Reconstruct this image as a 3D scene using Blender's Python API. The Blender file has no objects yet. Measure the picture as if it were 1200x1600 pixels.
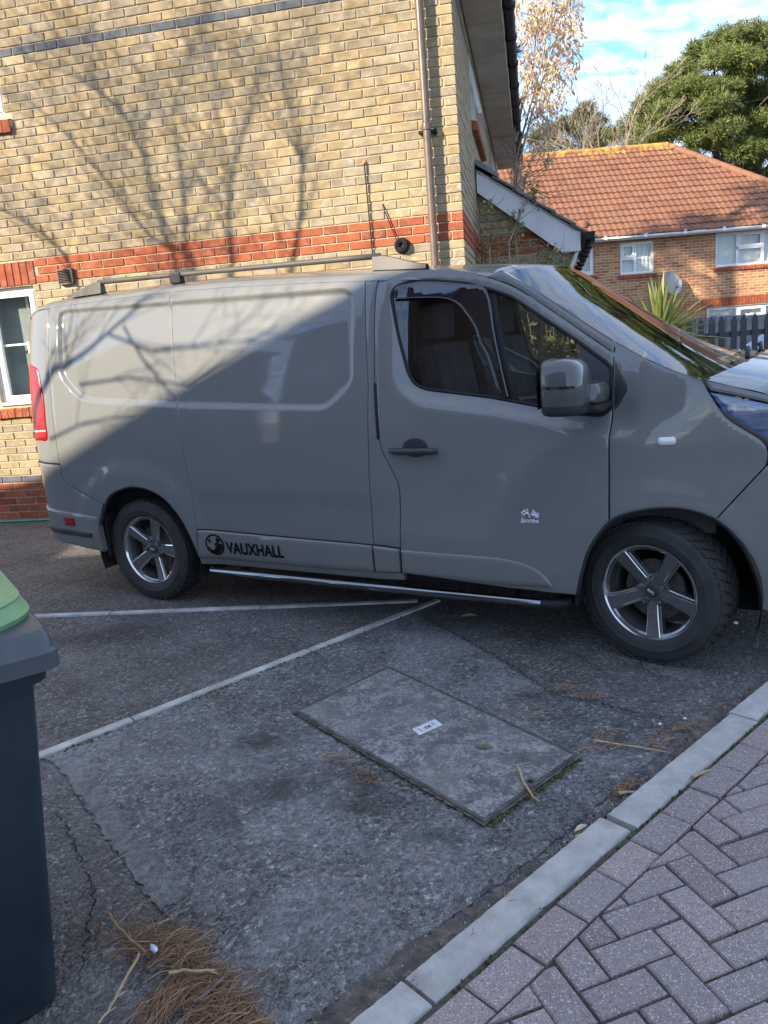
import bpy, bmesh, math, random
from mathutils import Vector, Matrix, Euler
from mathutils.geometry import delaunay_2d_cdt
random.seed(7)
R_=math.radians
SC=bpy.context.scene
COL=SC.collection
# ------------------------------------------------------------------ camera
FPX,PITCH,ROLL,CAMH=1217.2,0.2192,-0.0808,1.537
cam_d=bpy.data.cameras.new('camera'); cam=bpy.data.objects.new('camera',cam_d); COL.objects.link(cam)
cam_d.sensor_fit='VERTICAL'; cam_d.sensor_height=36; cam_d.sensor_width=27; cam_d.lens=FPX/1600*36
cam_d.clip_end=3000; cam_d.clip_start=.05
cam.matrix_world=Matrix.Translation((0,0,CAMH))@Matrix.Rotation(math.pi/2-PITCH,4,'X')@Matrix.Rotation(ROLL,4,'Z')
SC.camera=cam
# ------------------------------------------------------------------ sky and sun
SUN=Vector((-.7558,-.4999,.4229)).normalized()
SUN_EL=math.asin(SUN.z); SUN_AZ=math.atan2(SUN.x,SUN.y)      # azimuth clockwise from +Y
world=bpy.data.worlds.new('World'); SC.world=world; world.use_nodes=True
wt=world.node_tree; wt.nodes.clear()
def wn(t,**k):
    n=wt.nodes.new(t)
    for a,b in k.items(): setattr(n,a,b)
    return n
sky=wn('ShaderNodeTexSky',sky_type='NISHITA',sun_disc=False); sky.sun_elevation=SUN_EL; sky.sun_rotation=SUN_AZ
sky.air_density=1.0; sky.dust_density=.05; sky.ozone_density=6.5
tc=wn('ShaderNodeTexCoord')
# cloud layer: project the view direction on a plane overhead so the cloudlets shrink to the horizon
sep=wn('ShaderNodeSeparateXYZ'); wt.links.new(tc.outputs['Generated'],sep.inputs[0])
mx=wn('ShaderNodeMath',operation='MAXIMUM'); mx.inputs[1].default_value=.06; wt.links.new(sep.outputs[2],mx.inputs[0])
ad=wn('ShaderNodeMath',operation='ADD'); ad.inputs[1].default_value=.12; wt.links.new(mx.outputs[0],ad.inputs[0])
dv=[]
for i in range(2):
    d=wn('ShaderNodeMath',operation='DIVIDE'); wt.links.new(sep.outputs[i],d.inputs[0]); wt.links.new(ad.outputs[0],d.inputs[1]); dv.append(d)
cmb=wn('ShaderNodeCombineXYZ'); wt.links.new(dv[0].outputs[0],cmb.inputs[0]); wt.links.new(dv[1].outputs[0],cmb.inputs[1])
n1=wn('ShaderNodeTexNoise'); n1.inputs['Scale'].default_value=8.5; n1.inputs['Detail'].default_value=6; n1.inputs['Roughness'].default_value=.55; n1.inputs['Distortion'].default_value=.5
n2=wn('ShaderNodeTexNoise'); n2.inputs['Scale'].default_value=1.3; n2.inputs['Detail'].default_value=3
wt.links.new(cmb.outputs[0],n1.inputs['Vector']); wt.links.new(cmb.outputs[0],n2.inputs['Vector'])
ml=wn('ShaderNodeMath',operation='MULTIPLY_ADD'); ml.inputs[1].default_value=.8; wt.links.new(n1.outputs['Fac'],ml.inputs[0])
m2=wn('ShaderNodeMath',operation='MULTIPLY'); m2.inputs[1].default_value=.28; wt.links.new(n2.outputs['Fac'],m2.inputs[0]); wt.links.new(m2.outputs[0],ml.inputs[2])
rp=wn('ShaderNodeMapRange'); rp.inputs['From Min'].default_value=.43; rp.inputs['From Max'].default_value=.58; rp.inputs['To Min'].default_value=.0; rp.inputs['To Max'].default_value=.95; wt.links.new(ml.outputs[0],rp.inputs['Value'])
mixc=wn('ShaderNodeMix',data_type='RGBA'); wt.links.new(rp.outputs[0],mixc.inputs['Factor']); wt.links.new(sky.outputs[0],mixc.inputs['A']); mixc.inputs['B'].default_value=(2.7,3.15,4.0,1)
bg=wn('ShaderNodeBackground'); bg.inputs['Strength'].default_value=.08; wt.links.new(mixc.outputs['Result'],bg.inputs['Color'])
ow=wn('ShaderNodeOutputWorld'); wt.links.new(bg.outputs[0],ow.inputs['Surface'])
sun_d=bpy.data.lights.new('sun','SUN'); sun_d.energy=2.3; sun_d.angle=R_(.45); sun_d.color=(1,.86,.66)
sun=bpy.data.objects.new('sun',sun_d); COL.objects.link(sun); sun.rotation_euler=SUN.to_track_quat('Z','Y').to_euler(); sun.location=(-30,-20,20)
SC.view_settings.view_transform='Standard'; SC.view_settings.look='None'; SC.view_settings.exposure=2.36; SC.view_settings.gamma=1
SC.view_settings.use_curve_mapping=False
SC.cycles.max_bounces=8; SC.cycles.transparent_max_bounces=16; SC.cycles.use_denoising=True
# ------------------------------------------------------------------ helpers
def tag(o,label=None,cat=None,group=None,kind=None):
    if label: o['label']=label
    if cat: o['category']=cat
    if group: o['group']=group
    if kind: o['kind']=kind
    return o
def empty(name,loc=(0,0,0),rz=0,parent=None):
    o=bpy.data.objects.new(name,None); COL.objects.link(o); o.location=loc; o.rotation_euler=(0,0,rz); o.empty_display_size=.1
    if parent: o.parent=parent
    return o
class MB:
    def __init__(s): s.v=[]; s.f=[]; s.mi=[]; s.a=[]
    def add(s,vs,fs,m=0,a=0.):
        b=len(s.v); s.v+= [tuple(v) for v in vs]; s.f+=[tuple(b+i for i in f) for f in fs]; s.mi+=[m]*len(fs); s.a+=[a]*len(fs); return s
    def box(s,c,d,M=None,m=0,a=0.,bev=0.):
        x,y,z=[k/2 for k in d]
        if bev<=0:
            vs=[(sx*x,sy*y,sz*z) for sx in(-1,1) for sy in(-1,1) for sz in(-1,1)]
            fs=[(0,1,3,2),(4,6,7,5),(0,4,5,1),(2,3,7,6),(0,2,6,4),(1,5,7,3)]
        else:
            bm=bmesh.new(); bmesh.ops.create_cube(bm,size=1)
            for v in bm.verts: v.co=Vector((v.co.x*2*x,v.co.y*2*y,v.co.z*2*z))
            bmesh.ops.bevel(bm,geom=bm.edges[:],offset=bev,segments=2,affect='EDGES',profile=.6)
            bm.verts.index_update(); vs=[v.co.copy() for v in bm.verts]; fs=[[v.index for v in f.verts] for f in bm.faces]; bm.free()
        vs=[Vector(v) for v in vs]
        if M is not None: vs=[M@v for v in vs]
        return s.add([v+Vector(c) for v in vs],fs,m,a)
    def tube(s,pts,r,n=8,m=0,cap=True,a=0.):
        pts=[Vector(p) for p in pts]; rs=r if isinstance(r,(list,tuple)) else [r]*len(pts)
        vs=[];fs=[]; up=None
        for i,p in enumerate(pts):
            d=(pts[min(i+1,len(pts)-1)]-pts[max(i-1,0)])
            if d.length<1e-9: d=Vector((0,0,1))
            d.normalize()
            if up is None:
                up=d.orthogonal().normalized()
            else:
                up=(up-d*up.dot(d)); up=up.normalized() if up.length>1e-6 else d.orthogonal().normalized()
            w=d.cross(up)
            for k in range(n):
                t=2*math.pi*k/n; vs.append(p+(up*math.cos(t)+w*math.sin(t))*rs[i])
        for i in range(len(pts)-1):
            for k in range(n):
                k2=(k+1)%n; fs.append((i*n+k,i*n+k2,(i+1)*n+k2,(i+1)*n+k))
        if cap: fs.append(tuple(range(n-1,-1,-1))); fs.append(tuple((len(pts)-1)*n+k for k in range(n)))
        return s.add(vs,fs,m,a)
    def lathe(s,prof,n=32,axis='Y',c=(0,0,0),m=0,closed=False,M=None):
        vs=[];fs=[]; L=len(prof)
        for k in range(n):
            t=2*math.pi*k/n; ct,st=math.cos(t),math.sin(t)
            for (r,h) in prof:
                v=(r*ct,h,r*st) if axis=='Y' else (r*ct,r*st,h) if axis=='Z' else (h,r*ct,r*st)
                vs.append(Vector(v))
        for k in range(n):
            k2=(k+1)%n
            for i in range(L if closed else L-1):
                j=(i+1)%L; fs.append((k*L+i,k*L+j,k2*L+j,k2*L+i))
        if M is not None: vs=[M@v for v in vs]
        return s.add([v+Vector(c) for v in vs],fs,m)
    def prism(s,poly,fn0,fn1,m=0,a=0.):
        n=len(poly); vs=[fn0(*p) for p in poly]+[fn1(*p) for p in poly]
        fs=[tuple(range(n-1,-1,-1)),tuple(range(n,2*n))]+[(i,(i+1)%n,n+(i+1)%n,n+i) for i in range(n)]
        return s.add(vs,fs,m,a)
    def build(s,name,mat=None,parent=None,smooth=False,attr=False,auto=None,recalc=True):
        me=bpy.data.meshes.new(name); me.from_pydata([tuple(v) for v in s.v],[],s.f)
        mats=mat if isinstance(mat,(list,tuple)) else [mat]
        for m in mats:
            if m is not None: me.materials.append(m)
        if len(mats)>1: me.polygons.foreach_set('material_index',s.mi)
        if attr:
            at=me.attributes.new('bv','FLOAT','FACE'); at.data.foreach_set('value',s.a)
        me.update()
        if recalc:
            bm=bmesh.new(); bm.from_mesh(me); bmesh.ops.recalc_face_normals(bm,faces=bm.faces[:]); bm.to_mesh(me); bm.free()
        if smooth:
            me.polygons.foreach_set('use_smooth',[True]*len(me.polygons))
            if auto: me.set_sharp_from_angle(angle=R_(auto))
        o=bpy.data.objects.new(name,me); COL.objects.link(o)
        if parent: o.parent=parent
        return o
def inst(o,name,parent=None,mat=None):
    c=bpy.data.objects.new(name,o.data if hasattr(o,'data') else o); COL.objects.link(c)
    if parent: c.parent=parent
    return c
def sst(a,b,t):
    t=(t-a)/(b-a); t=0. if t<0 else 1. if t>1 else t
    return t*t*(3-2*t)
def lerp(a,b,t): return a+(b-a)*t
# ------------------------------------------------------------------ materials
class NT:
    def __init__(s,name):
        s.mat=bpy.data.materials.new(name); s.mat.use_nodes=True; s.t=s.mat.node_tree; s.t.nodes.clear()
        s.out=s.n('ShaderNodeOutputMaterial'); s.b=s.n('ShaderNodeBsdfPrincipled'); s.l(s.b.outputs[0],s.out.inputs['Surface'])
    def n(s,t,**k):
        x=s.t.nodes.new(t)
        for a,b in k.items(): setattr(x,a,b)
        return x
    def l(s,a,b): s.t.links.new(a,b)
    def set(s,**k):
        for a,v in k.items():
            i=s.b.inputs[a.replace('_',' ')]
            if hasattr(v,'is_linked') or hasattr(v,'links'): s.l(v,i)
            else: i.default_value=(*v,1) if isinstance(v,tuple) and len(v)==3 and i.type=='RGBA' else v
        return s
    def coord(s,kind='Object',scale=(1,1,1),rot=(0,0,0)):
        t=s.n('ShaderNodeTexCoord'); m=s.n('ShaderNodeMapping'); m.inputs['Scale'].default_value=scale; m.inputs['Rotation'].default_value=rot
        s.l(t.outputs[kind],m.inputs[0]); return m.outputs[0]
    def pos(s,scale=(1,1,1),rot=(0,0,0)):
        t=s.n('ShaderNodeNewGeometry'); m=s.n('ShaderNodeMapping'); m.inputs['Scale'].default_value=scale; m.inputs['Rotation'].default_value=rot
        s.l(t.outputs['Position'],m.inputs[0]); return m.outputs[0]
    def noise(s,v,scale,detail=4,rough=.55,dist=0.,out='Fac'):
        x=s.n('ShaderNodeTexNoise'); s.l(v,x.inputs['Vector']); x.inputs['Scale'].default_value=scale; x.inputs['Detail'].default_value=detail; x.inputs['Roughness'].default_value=rough; x.inputs['Distortion'].default_value=dist
        return x.outputs[out]
    def voro(s,v,scale,feature='F1',out='Distance',rand=1.):
        x=s.n('ShaderNodeTexVoronoi',feature=feature); s.l(v,x.inputs['Vector']); x.inputs['Scale'].default_value=scale; x.inputs['Randomness'].default_value=rand
        return x.outputs[out]
    def ramp(s,f,stops,interp='LINEAR'):
        x=s.n('ShaderNodeValToRGB'); s.l(f,x.inputs[0]); r=x.color_ramp; r.interpolation=interp
        while len(r.elements)<len(stops): r.elements.new(.5)
        for e,(p,c) in zip(r.elements,stops): e.position=p; e.color=(*c,1) if len(c)==3 else c
        return x.outputs[0]
    def mix(s,f,a,b,mode='MIX'):
        x=s.n('ShaderNodeMix',data_type='RGBA',blend_type=mode)
        for nm,v in (('Factor',f),('A',a),('B',b)):
            i=x.inputs[nm] if nm!='Factor' else x.inputs[0]
            if nm!='Factor': i=[k for k in x.inputs if k.name==nm and k.type=='RGBA'][0]
            if isinstance(v,(int,float)): i.default_value=v if nm=='Factor' else (v,v,v,1)
            elif isinstance(v,tuple): i.default_value=(*v,1) if len(v)==3 else v
            else: s.l(v,i)
        return [k for k in x.outputs if k.type=='RGBA'][0]
    def math(s,op,a,b=None,c=None):
        x=s.n('ShaderNodeMath',operation=op)
        for i,v in enumerate((a,b,c)):
            if v is None: continue
            if isinstance(v,(int,float)): x.inputs[i].default_value=v
            else: s.l(v,x.inputs[i])
        return x.outputs[0]
    def rng(s,f,a,b,c=0,d=1):
        x=s.n('ShaderNodeMapRange'); s.l(f,x.inputs['Value'])
        for nm,v in (('From Min',a),('From Max',b),('To Min',c),('To Max',d)): x.inputs[nm].default_value=v
        return x.outputs[0]
    def bump(s,h,strength=.3,dist=.01,normal=None):
        x=s.n('ShaderNodeBump'); x.inputs['Strength'].default_value=strength; x.inputs['Distance'].default_value=dist; s.l(h,x.inputs['Height'])
        if normal is not None: s.l(normal,x.inputs['Normal'])
        s.l(x.outputs[0],s.b.inputs['Normal']); return x.outputs[0]
    def rnd(s):
        oi=s.n('ShaderNodeObjectInfo'); at=s.n('ShaderNodeAttribute',attribute_name='bv')
        return s.math('FRACT',s.math('ADD',oi.outputs['Random'],at.outputs['Fac']))
def plain(name,col,rough=.5,metal=0.,coat=0.,nvar=.12,nscale=6.,bump=0.,bscale=60.,spec=.5):
    m=NT(name); v=m.coord()
    f=m.noise(v,nscale,4)
    c=m.ramp(f,[(.3,tuple(k*(1-nvar) for k in col)),(.7,tuple(min(1,k*(1+nvar)) for k in col))])
    m.set(Base_Color=c,Roughness=rough,Metallic=metal,Coat_Weight=coat,Coat_Roughness=.03,Specular_IOR_Level=spec)
    if bump: m.bump(m.noise(v,bscale,3),bump,.004)
    return m.mat
def brickmat(name,stops,var=.35,rough=.9,stain=None,bloom=0.):
    m=NT(name); r=m.rnd(); g=m.pos()
    off=m.n('ShaderNodeVectorMath',operation='ADD'); m.l(g,off.inputs[0])
    cx=m.n('ShaderNodeCombineXYZ'); m.l(m.math('MULTIPLY',r,37.),cx.inputs[0]); m.l(m.math('MULTIPLY',r,91.),cx.inputs[2]); m.l(cx.outputs[0],off.inputs[1])
    base=m.ramp(r,stops)
    n1=m.noise(off.outputs[0],7.,4,.6,.6); n2=m.noise(off.outputs[0],90,3,.6)
    c=m.mix(m.rng(n1,.35,.68),base,m.mix(1.,base,(.62,.62,.66),'MULTIPLY'))
    if stain: c=m.mix(m.rng(m.noise(off.outputs[0],5.,4,.6,.6),.53,.66,0,.8),c,stain)
    if bloom: c=m.mix(m.rng(m.noise(off.outputs[0],11.,5,.65,1.),.56,.72,0,bloom),c,(.66,.64,.60))
    c=m.mix(m.rng(n2,.3,.7,.0,.5),c,m.mix(1.,c,(.72,.72,.72),'MULTIPLY'))
    m.set(Base_Color=c,Roughness=rough,Specular_IOR_Level=.25); m.bump(m.noise(off.outputs[0],140,4,.65),.5,.004)
    return m.mat
M={}
def groundmat(name,cols,stone=.5,warm=0.,light=0.):
    m=NT(name); g=m.pos()
    big=m.noise(g,.9,5,.6,.4); mid=m.noise(g,5,5,.6)
    c=m.ramp(m.math('MULTIPLY_ADD',mid,.45,m.math('MULTIPLY',big,.62)),[(.42,cols[0]),(.54,cols[1]),(.65,cols[2])])
    sp=m.voro(g,78,'F1'); cell=m.voro(g,78,'F1','Color')
    se=m.n('ShaderNodeSeparateColor'); m.l(cell,se.inputs[0])
    st=m.ramp(se.outputs[0],[(0,(.04,.04,.042)),(.45,(.10,.10,.105)),(.8,(.19,.188,.185)),(.97,(.36,.35,.33)),(1,(.5,.49,.47))])
    mu=m.ramp(se.outputs[0],[(0,(.30,.30,.31)),(.28,(.55,.55,.56)),(.6,(1,1,1)),(.85,(1.0,1.0,1.0)),(1,(1,1,1))]); hi=m.ramp(se.outputs[1],[(.80,(0,0,0)),(.90,(.12,.118,.112)),(1,(.34,.33,.31))])
    c=m.mix(stone,c,m.mix(1.,c,mu,'MULTIPLY')); c=m.mix(stone,c,m.mix(1.,c,hi,'ADD'))
    ce2=m.voro(g,190,'F1','Color'); s2=m.n('ShaderNodeSeparateColor'); m.l(ce2,s2.inputs[0]); c=m.mix(stone,c,m.mix(1.,c,m.ramp(s2.outputs[0],[(0,(.35,.35,.36)),(.4,(.85,.85,.85)),(1,(1,1,1))]),'MULTIPLY')); c=m.mix(stone*.8,c,m.mix(1.,c,m.ramp(s2.outputs[1],[(.82,(0,0,0)),(.95,(.16,.158,.15))]),'ADD'))
    fine=m.voro(g,260,'F1','Color'); sf=m.n('ShaderNodeSeparateColor'); m.l(fine,sf.inputs[0])
    c=m.mix(m.rng(sf.outputs[1],.90,.95,0,.55),c,(.30,.30,.30))
    c=m.mix(m.rng(sf.outputs[2],.5,1.,0,.55),c,m.mix(1.,c,(.35,.35,.36),'MULTIPLY'))
    if warm: c=m.mix(m.rng(m.noise(g,1.7,5,.65,.5),.45,.7,0,warm),c,(.12,.085,.06))
    if light: c=m.mix(m.rng(m.noise(g,2.2,5,.7,.6),.42,.66,0,light),c,(.36,.36,.36))
    h=m.math('ADD',m.math('MULTIPLY',m.rng(sp,0,.6,1,0),.7),m.math('MULTIPLY',m.noise(g,170,3),.5))
    c=m.mix(m.rng(m.noise(g,38,4,.7),.38,.62,.55,0),c,m.mix(1.,c,(.40,.40,.41),'MULTIPLY')); m.set(Base_Color=c,Roughness=m.rng(mid,.3,.7,.72,.95),Specular_IOR_Level=.3)
    m.bump(h,1.,.008); return m.mat
M['ground']=groundmat('distant_ground',((.05,.048,.045),(.07,.068,.062),(.09,.086,.08)))
M['asphalt']=groundmat('old_asphalt',((.12,.114,.109),(.18,.171,.163),(.24,.228,.217)),.72,.15,.2)
M['asphalt_patch']=groundmat('coarse_asphalt',((.13,.13,.128),(.215,.214,.21),(.30,.298,.29)),.78,.0,.4)
M['asphalt_strip']=groundmat('worn_asphalt',((.16,.16,.16),(.21,.21,.21),(.26,.26,.26)),.3,.0,.5)
M['buff']=brickmat('buff_brick',[(0,(.37,.295,.18)),(.2,(.45,.34,.18)),(.4,(.41,.33,.21)),(.6,(.48,.355,.18)),(.8,(.43,.35,.235)),(1,(.34,.29,.20))],stain=(.33,.285,.215),bloom=.45)
M['red']=brickmat('red_brick',[(0,(.38,.095,.042)),(.5,(.45,.13,.06)),(1,(.33,.10,.055))],bloom=.18)
M['blue']=brickmat('blue_brick',[(0,(.13,.145,.16)),(.5,(.17,.18,.19)),(1,(.15,.155,.165))])
M['mortar']=plain('mortar',(.49,.405,.28),.95,nvar=.25,nscale=14,bump=.5,bscale=220)
M['white_upvc']=plain('white_plastic_frame',(.78,.79,.80),.35,nvar=.04)
M['black_plastic']=plain('black_plastic',(.018,.018,.02),.6,nvar=.3,bump=.08,bscale=300,spec=.25)
M['black_gloss']=plain('black_gloss',(.01,.01,.012),.08,coat=1.,nvar=.2)
M['pipe']=plain('brown_pipe',(.115,.085,.068),.38,nvar=.2,nscale=10)
M['soffit']=plain('timber_soffit',(.52,.46,.38),.75,nvar=.2,nscale=3)
M['lead']=plain('lead_flashing',(.17,.19,.23),.5,metal=.3,nvar=.3,nscale=14)
M['roof_dark']=plain('grey_roof_tile',(.15,.14,.125),.9,nvar=.35,nscale=12,bump=.5)
M['fascia']=plain('painted_board',(.62,.63,.66),.5,nvar=.08,nscale=4)
M['curtain']=plain('net_curtain',(.80,.79,.75),.9,nvar=.1,nscale=16)
M['dark_room']=plain('dark_interior',(.03,.033,.035),.9,nvar=.3)
def glassmat(name,tint=(.5,.55,.55),rough=.0,refl=1.,base=0.06,ior=1.5):
    m=NT(name); tr=m.n('ShaderNodeBsdfTransparent'); tr.inputs[0].default_value=(*tint,1)
    gl=m.n('ShaderNodeBsdfGlossy'); gl.inputs['Roughness'].default_value=rough; gl.inputs['Color'].default_value=(.95,.97,1,1)
    ge=m.n('ShaderNodeNewGeometry'); dt=m.n('ShaderNodeVectorMath',operation='DOT_PRODUCT'); m.l(ge.outputs['Normal'],dt.inputs[0]); m.l(ge.outputs['Incoming'],dt.inputs[1])
    f0=((ior-1)/(ior+1))**2*1.7; frs=m.math('MULTIPLY_ADD',m.math('POWER',m.math('SUBTRACT',1.,m.math('ABSOLUTE',dt.outputs['Value'])),5.),1-f0,f0)   # both faces of a thin pane
    wv=m.noise(m.coord(),1.4,2); b=m.n('ShaderNodeBump'); b.inputs['Strength'].default_value=.008; b.inputs['Distance'].default_value=.02; m.l(wv,b.inputs['Height'])
    m.l(b.outputs[0],gl.inputs['Normal'])
    mx=m.n('ShaderNodeMixShader'); m.l(m.math('MINIMUM',m.math('MULTIPLY',frs,refl),1.),mx.inputs[0]); m.l(tr.outputs[0],mx.inputs[1]); m.l(gl.outputs[0],mx.inputs[2])
    m.t.nodes.remove(m.b); m.l(mx.outputs[0],m.out.inputs['Surface']); return m.mat
M['glass']=glassmat('window_glass',(.80,.84,.84))
M['van_glass']=glassmat('tinted_van_glass',(.50,.54,.53),refl=1.2)
M['screen_glass']=glassmat('windscreen_glass',(.34,.40,.42),refl=.72,ior=1.5)
# ================================================================== ground
def sheet(name,poly,z,mat,parent=None,kind='structure'):
    b=MB(); b.add([(x,y,z) for x,y in poly],[tuple(range(len(poly)))]); o=b.build(name,mat,parent,recalc=False)
    if o.data.polygons[0].normal.z<0: o.data.flip_normals()
    if not parent: o['kind']=kind
    return o
def jag(pts,step=.03,amp=.008,seed=1,closed=True):
    rr=random.Random(seed); out=[]; n=len(pts)
    for i in range(n if closed else n-1):
        a=Vector(pts[i]); b=Vector(pts[(i+1)%n]); L=(b-a).length; k=max(1,int(L/step)); nr=Vector((-(b-a).y,(b-a).x)).normalized()
        for j in range(k): out.append(tuple(a.lerp(b,j/k)+nr*rr.uniform(-amp,amp)))
    if not closed: out.append(tuple(pts[-1]))
    return out
def ribbon(pts,w,z,name,mat,parent=None,seed=1,amp=.008,step=.02):
    p=[Vector(q) for q in jag(pts,step,amp,seed,False)]; rr=random.Random(seed+5); vs=[];fs=[]
    for i,q in enumerate(p):
        d=(p[min(i+1,len(p)-1)]-p[max(0,i-1)]).normalized(); nr=Vector((-d.y,d.x)); t=i/(len(p)-1); ww=w*(.35+rr.random())*min(1,4*t+.2,4*(1-t)+.2)
        vs+=[(*(q+nr*ww/2),z),(*(q-nr*ww/2),z)]
    fs=[(2*i,2*i+1,2*i+3,2*i+2) for i in range(len(p)-1)]
    b=MB(); b.add(vs,fs); o=b.build(name,mat,parent,recalc=False)
    for f in o.data.polygons:
        if f.normal.z<0: f.flip()
    return o
sheet('ground',[(-600,-400),(600,-400),(600,900),(-600,900)],-.03,M['ground'])
park=sheet('car_park',[(-24,-9),(-3,-9),(-3,-1.2),(-.85,.8),(1.6,3.09),(6,6.9),(16,14),(16,20),(-24,20)],0,M['asphalt'])
K0=Vector((-.048,1.595)); KA=R_(41.2); kd=Vector((math.cos(KA),math.sin(KA))); kn=Vector((math.sin(KA),-math.cos(KA)))
def kp(a,b): return K0+kd*a+kn*b
# re-laid coarse asphalt round the cover, with a worn pale border
patch=[(-1.44,2.87),(.20,4.25),(.163,4.066),(.31,3.83),(.443,3.559),(.56,3.28),(.665,3.031),(.80,2.93),(.93,2.80),(.991,2.605),tuple(kp(1.28,-.07)),tuple(kp(.6,-.05)),tuple(kp(.1,-.075)),tuple(kp(-.3,-.09)),(-.40,1.50),(-.52,1.66),(-.704,1.91),(-.949,2.223),(-1.347,2.78)]
sheet('asphalt_patch',jag(patch,.02,.006,3),.004,M['asphalt_patch'],park)
strip=[(-1.36,2.80),(-1.18,2.55),(-.95,2.22),(-.72,1.92),(-.66,1.98),(-.88,2.27),(-1.09,2.57),(-1.27,2.83)]
sheet('asphalt_patch',jag(strip,.02,.010,4),.007,M['asphalt_strip'],park)
mm=NT('dirt'); g=mm.pos(); c=mm.ramp(mm.noise(g,26,6,.7),[(.3,(.04,.037,.035)),(.45,(.08,.072,.066)),(.58,(.14,.115,.095)),(.72,(.27,.25,.23))]); mm.set(Base_Color=c,Roughness=1.); mm.bump(mm.noise(g,150,3),.8,.006); M['dirt']=mm.mat
M['crack']=plain('crack_dark',(.012,.012,.012),1.,nvar=.4,nscale=40)
gut=[tuple(kp(-1.2,.0))]+[tuple(kp(a,.0)) for a in (3.4,)]+[tuple(kp(a,-b)) for a,b in ((3.4,.03),(2.6,.03),(2.0,.035),(1.75,.07),(1.5,.04),(1.2,.015),(.9,.012),(.6,.02),(.35,.05),(.1,.075),(-.2,.085),(-.6,.09),(-1.2,.06))]
sheet('gutter_dirt',jag(gut,.02,.011,8),.010,M['dirt'],park)
for i,(pts,w) in enumerate([([(.163,4.066),(.30,3.85),(.443,3.559),(.56,3.30),(.665,3.031)],.016),([(.60,4.12),(.555,4.076),(.45,3.95),(.354,3.878)],.009),([(.665,3.031),(.80,2.95),(.93,2.82),(1.06,2.76)],.018),
    ([(1.13,3.36),(1.10,3.24),(1.12,3.14),(1.19,3.08)],.013),([(.74,3.60),(.86,3.40),(.95,3.12)],.010),([(-1.28,2.52),(-1.178,2.388),(-1.05,2.2),(-.94,2.015),(-.90,1.84),(-.86,1.66)],.013),([(-2.6,4.1),(-1.9,4.0),(-1.3,4.14)],.006)]):
    ribbon(pts,w*.42,.013,'crack',M['crack'],park,20+i,.010,.012)
def fall(m):
    t=m.n('ShaderNodeTexCoord'); d=m.n('ShaderNodeVectorMath',operation='DISTANCE'); m.l(t.outputs['Generated'],d.inputs[0]); d.inputs[1].default_value=(.5,.5,0)
    mp=m.n('ShaderNodeMapping'); m.l(t.outputs['Generated'],mp.inputs[0]); mp.inputs['Scale'].default_value=(1,1,0); m.l(mp.outputs[0],d.inputs[0])
    return m.rng(d.outputs['Value'],.12,.47,1,0)
# dark oily stains and needle stains in the surface
mm=NT('stain'); g=mm.pos(); c=mm.ramp(mm.noise(g,30,6,.7),[(.35,(.04,.038,.037)),(.6,(.075,.07,.067)),(.75,(.13,.12,.115))]); mm.set(Base_Color=c,Roughness=.85)
al=mm.math('MULTIPLY',fall(mm),mm.rng(mm.noise(g,16,6,.75,.4),.36,.66,0,.75)); mm.set(Alpha=al); mm.bump(mm.noise(g,170,3),.7,.005); M['stain']=mm.mat
mm=NT('needle_stain'); g=mm.pos(); c=mm.ramp(mm.noise(g,60,6,.7),[(.35,(.05,.03,.022)),(.6,(.10,.05,.035)),(.75,(.13,.09,.075))]); mm.set(Base_Color=c,Roughness=.95)
mm.set(Alpha=mm.math('MULTIPLY',fall(mm),mm.rng(mm.noise(g,34,6,.75,.4),.46,.62,0,.85))); M['nstain']=mm.mat
def blob(cx,cy,rx,ry,rot,seed,n=26):
    rr=random.Random(seed); o=[]
    for k in range(n):
        t=2*math.pi*k/n; q=1+.22*math.sin(3*t+seed)+.12*math.sin(5*t+seed*2)+rr.uniform(-.08,.08)
        x,y=rx*q*math.cos(t),ry*q*math.sin(t); o.append((cx+x*math.cos(rot)-y*math.sin(rot),cy+x*math.sin(rot)+y*math.cos(rot)))
    return o
for i,(cx,cy,rx,ry,rot) in enumerate([(.60,3.06,.13,.10,.5),(-.45,2.5,.30,.10,.2),(-.15,2.38,.22,.10,-.5),(-.55,2.85,.20,.12,.4),(-1.6,4.2,.5,.16,.1),(.1,2.15,.15,.05,.2),(-.62,2.32,.06,.22,.6)]):
    sheet('oil_stain',blob(cx,cy,rx,ry,rot,i),.0155+i*.0006,M['stain'],park)
for i,(cx,cy,rx,ry,rot) in enumerate([(-.12,2.50,.10,.03,-.6),(-.22,2.62,.10,.035,-.5),(.50,3.02,.09,.05,.4),(.80,2.60,.10,.035,.9),(.74,2.33,.06,.03,.6),(-.03,2.22,.05,.02,.4),(.34,2.10,.05,.02,.3)]):
    sheet('needle_stain',blob(cx,cy,rx,ry,rot,i+30),.0205+i*.0006,M['nstain'],park)
# bay edging strips
M['edging']=plain('pale_concrete_edging',(.42,.41,.39),.9,nvar=.35,nscale=9,bump=.5,bscale=120)
def edging(p0,p1,w,n,name):
    p0=Vector(p0);p1=Vector(p1);d=(p1-p0)/n; root=empty(name,(p0.x,p0.y,0)); root['kind']='structure'; u=d.normalized(); nr=Vector((-u.y,u.x)); rr=random.Random(n)
    for i in range(n):
        a=p0+d*i+u*.004-p0; b=p0+d*(i+1)-u*.004-p0; o=nr*rr.uniform(-.004,.004)
        top=[];bt=[]
        ang=math.atan2(u.y,u.x); L=(b-a).length
        mb=MB(); mb.box((0,0,0),(L,w*rr.uniform(.93,1.07),.05),bev=.006); q=mb.build('edging_stone',M['edging'],root); c=(a+b)/2+o; q.location=(c.x,c.y,-.012+rr.uniform(-.001,.001)); q.rotation_euler=(0,0,ang+rr.uniform(-.004,.004))
    return root
edging((-3.33,1.27),(.278,4.378),.045,5,'bay_edging')
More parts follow.
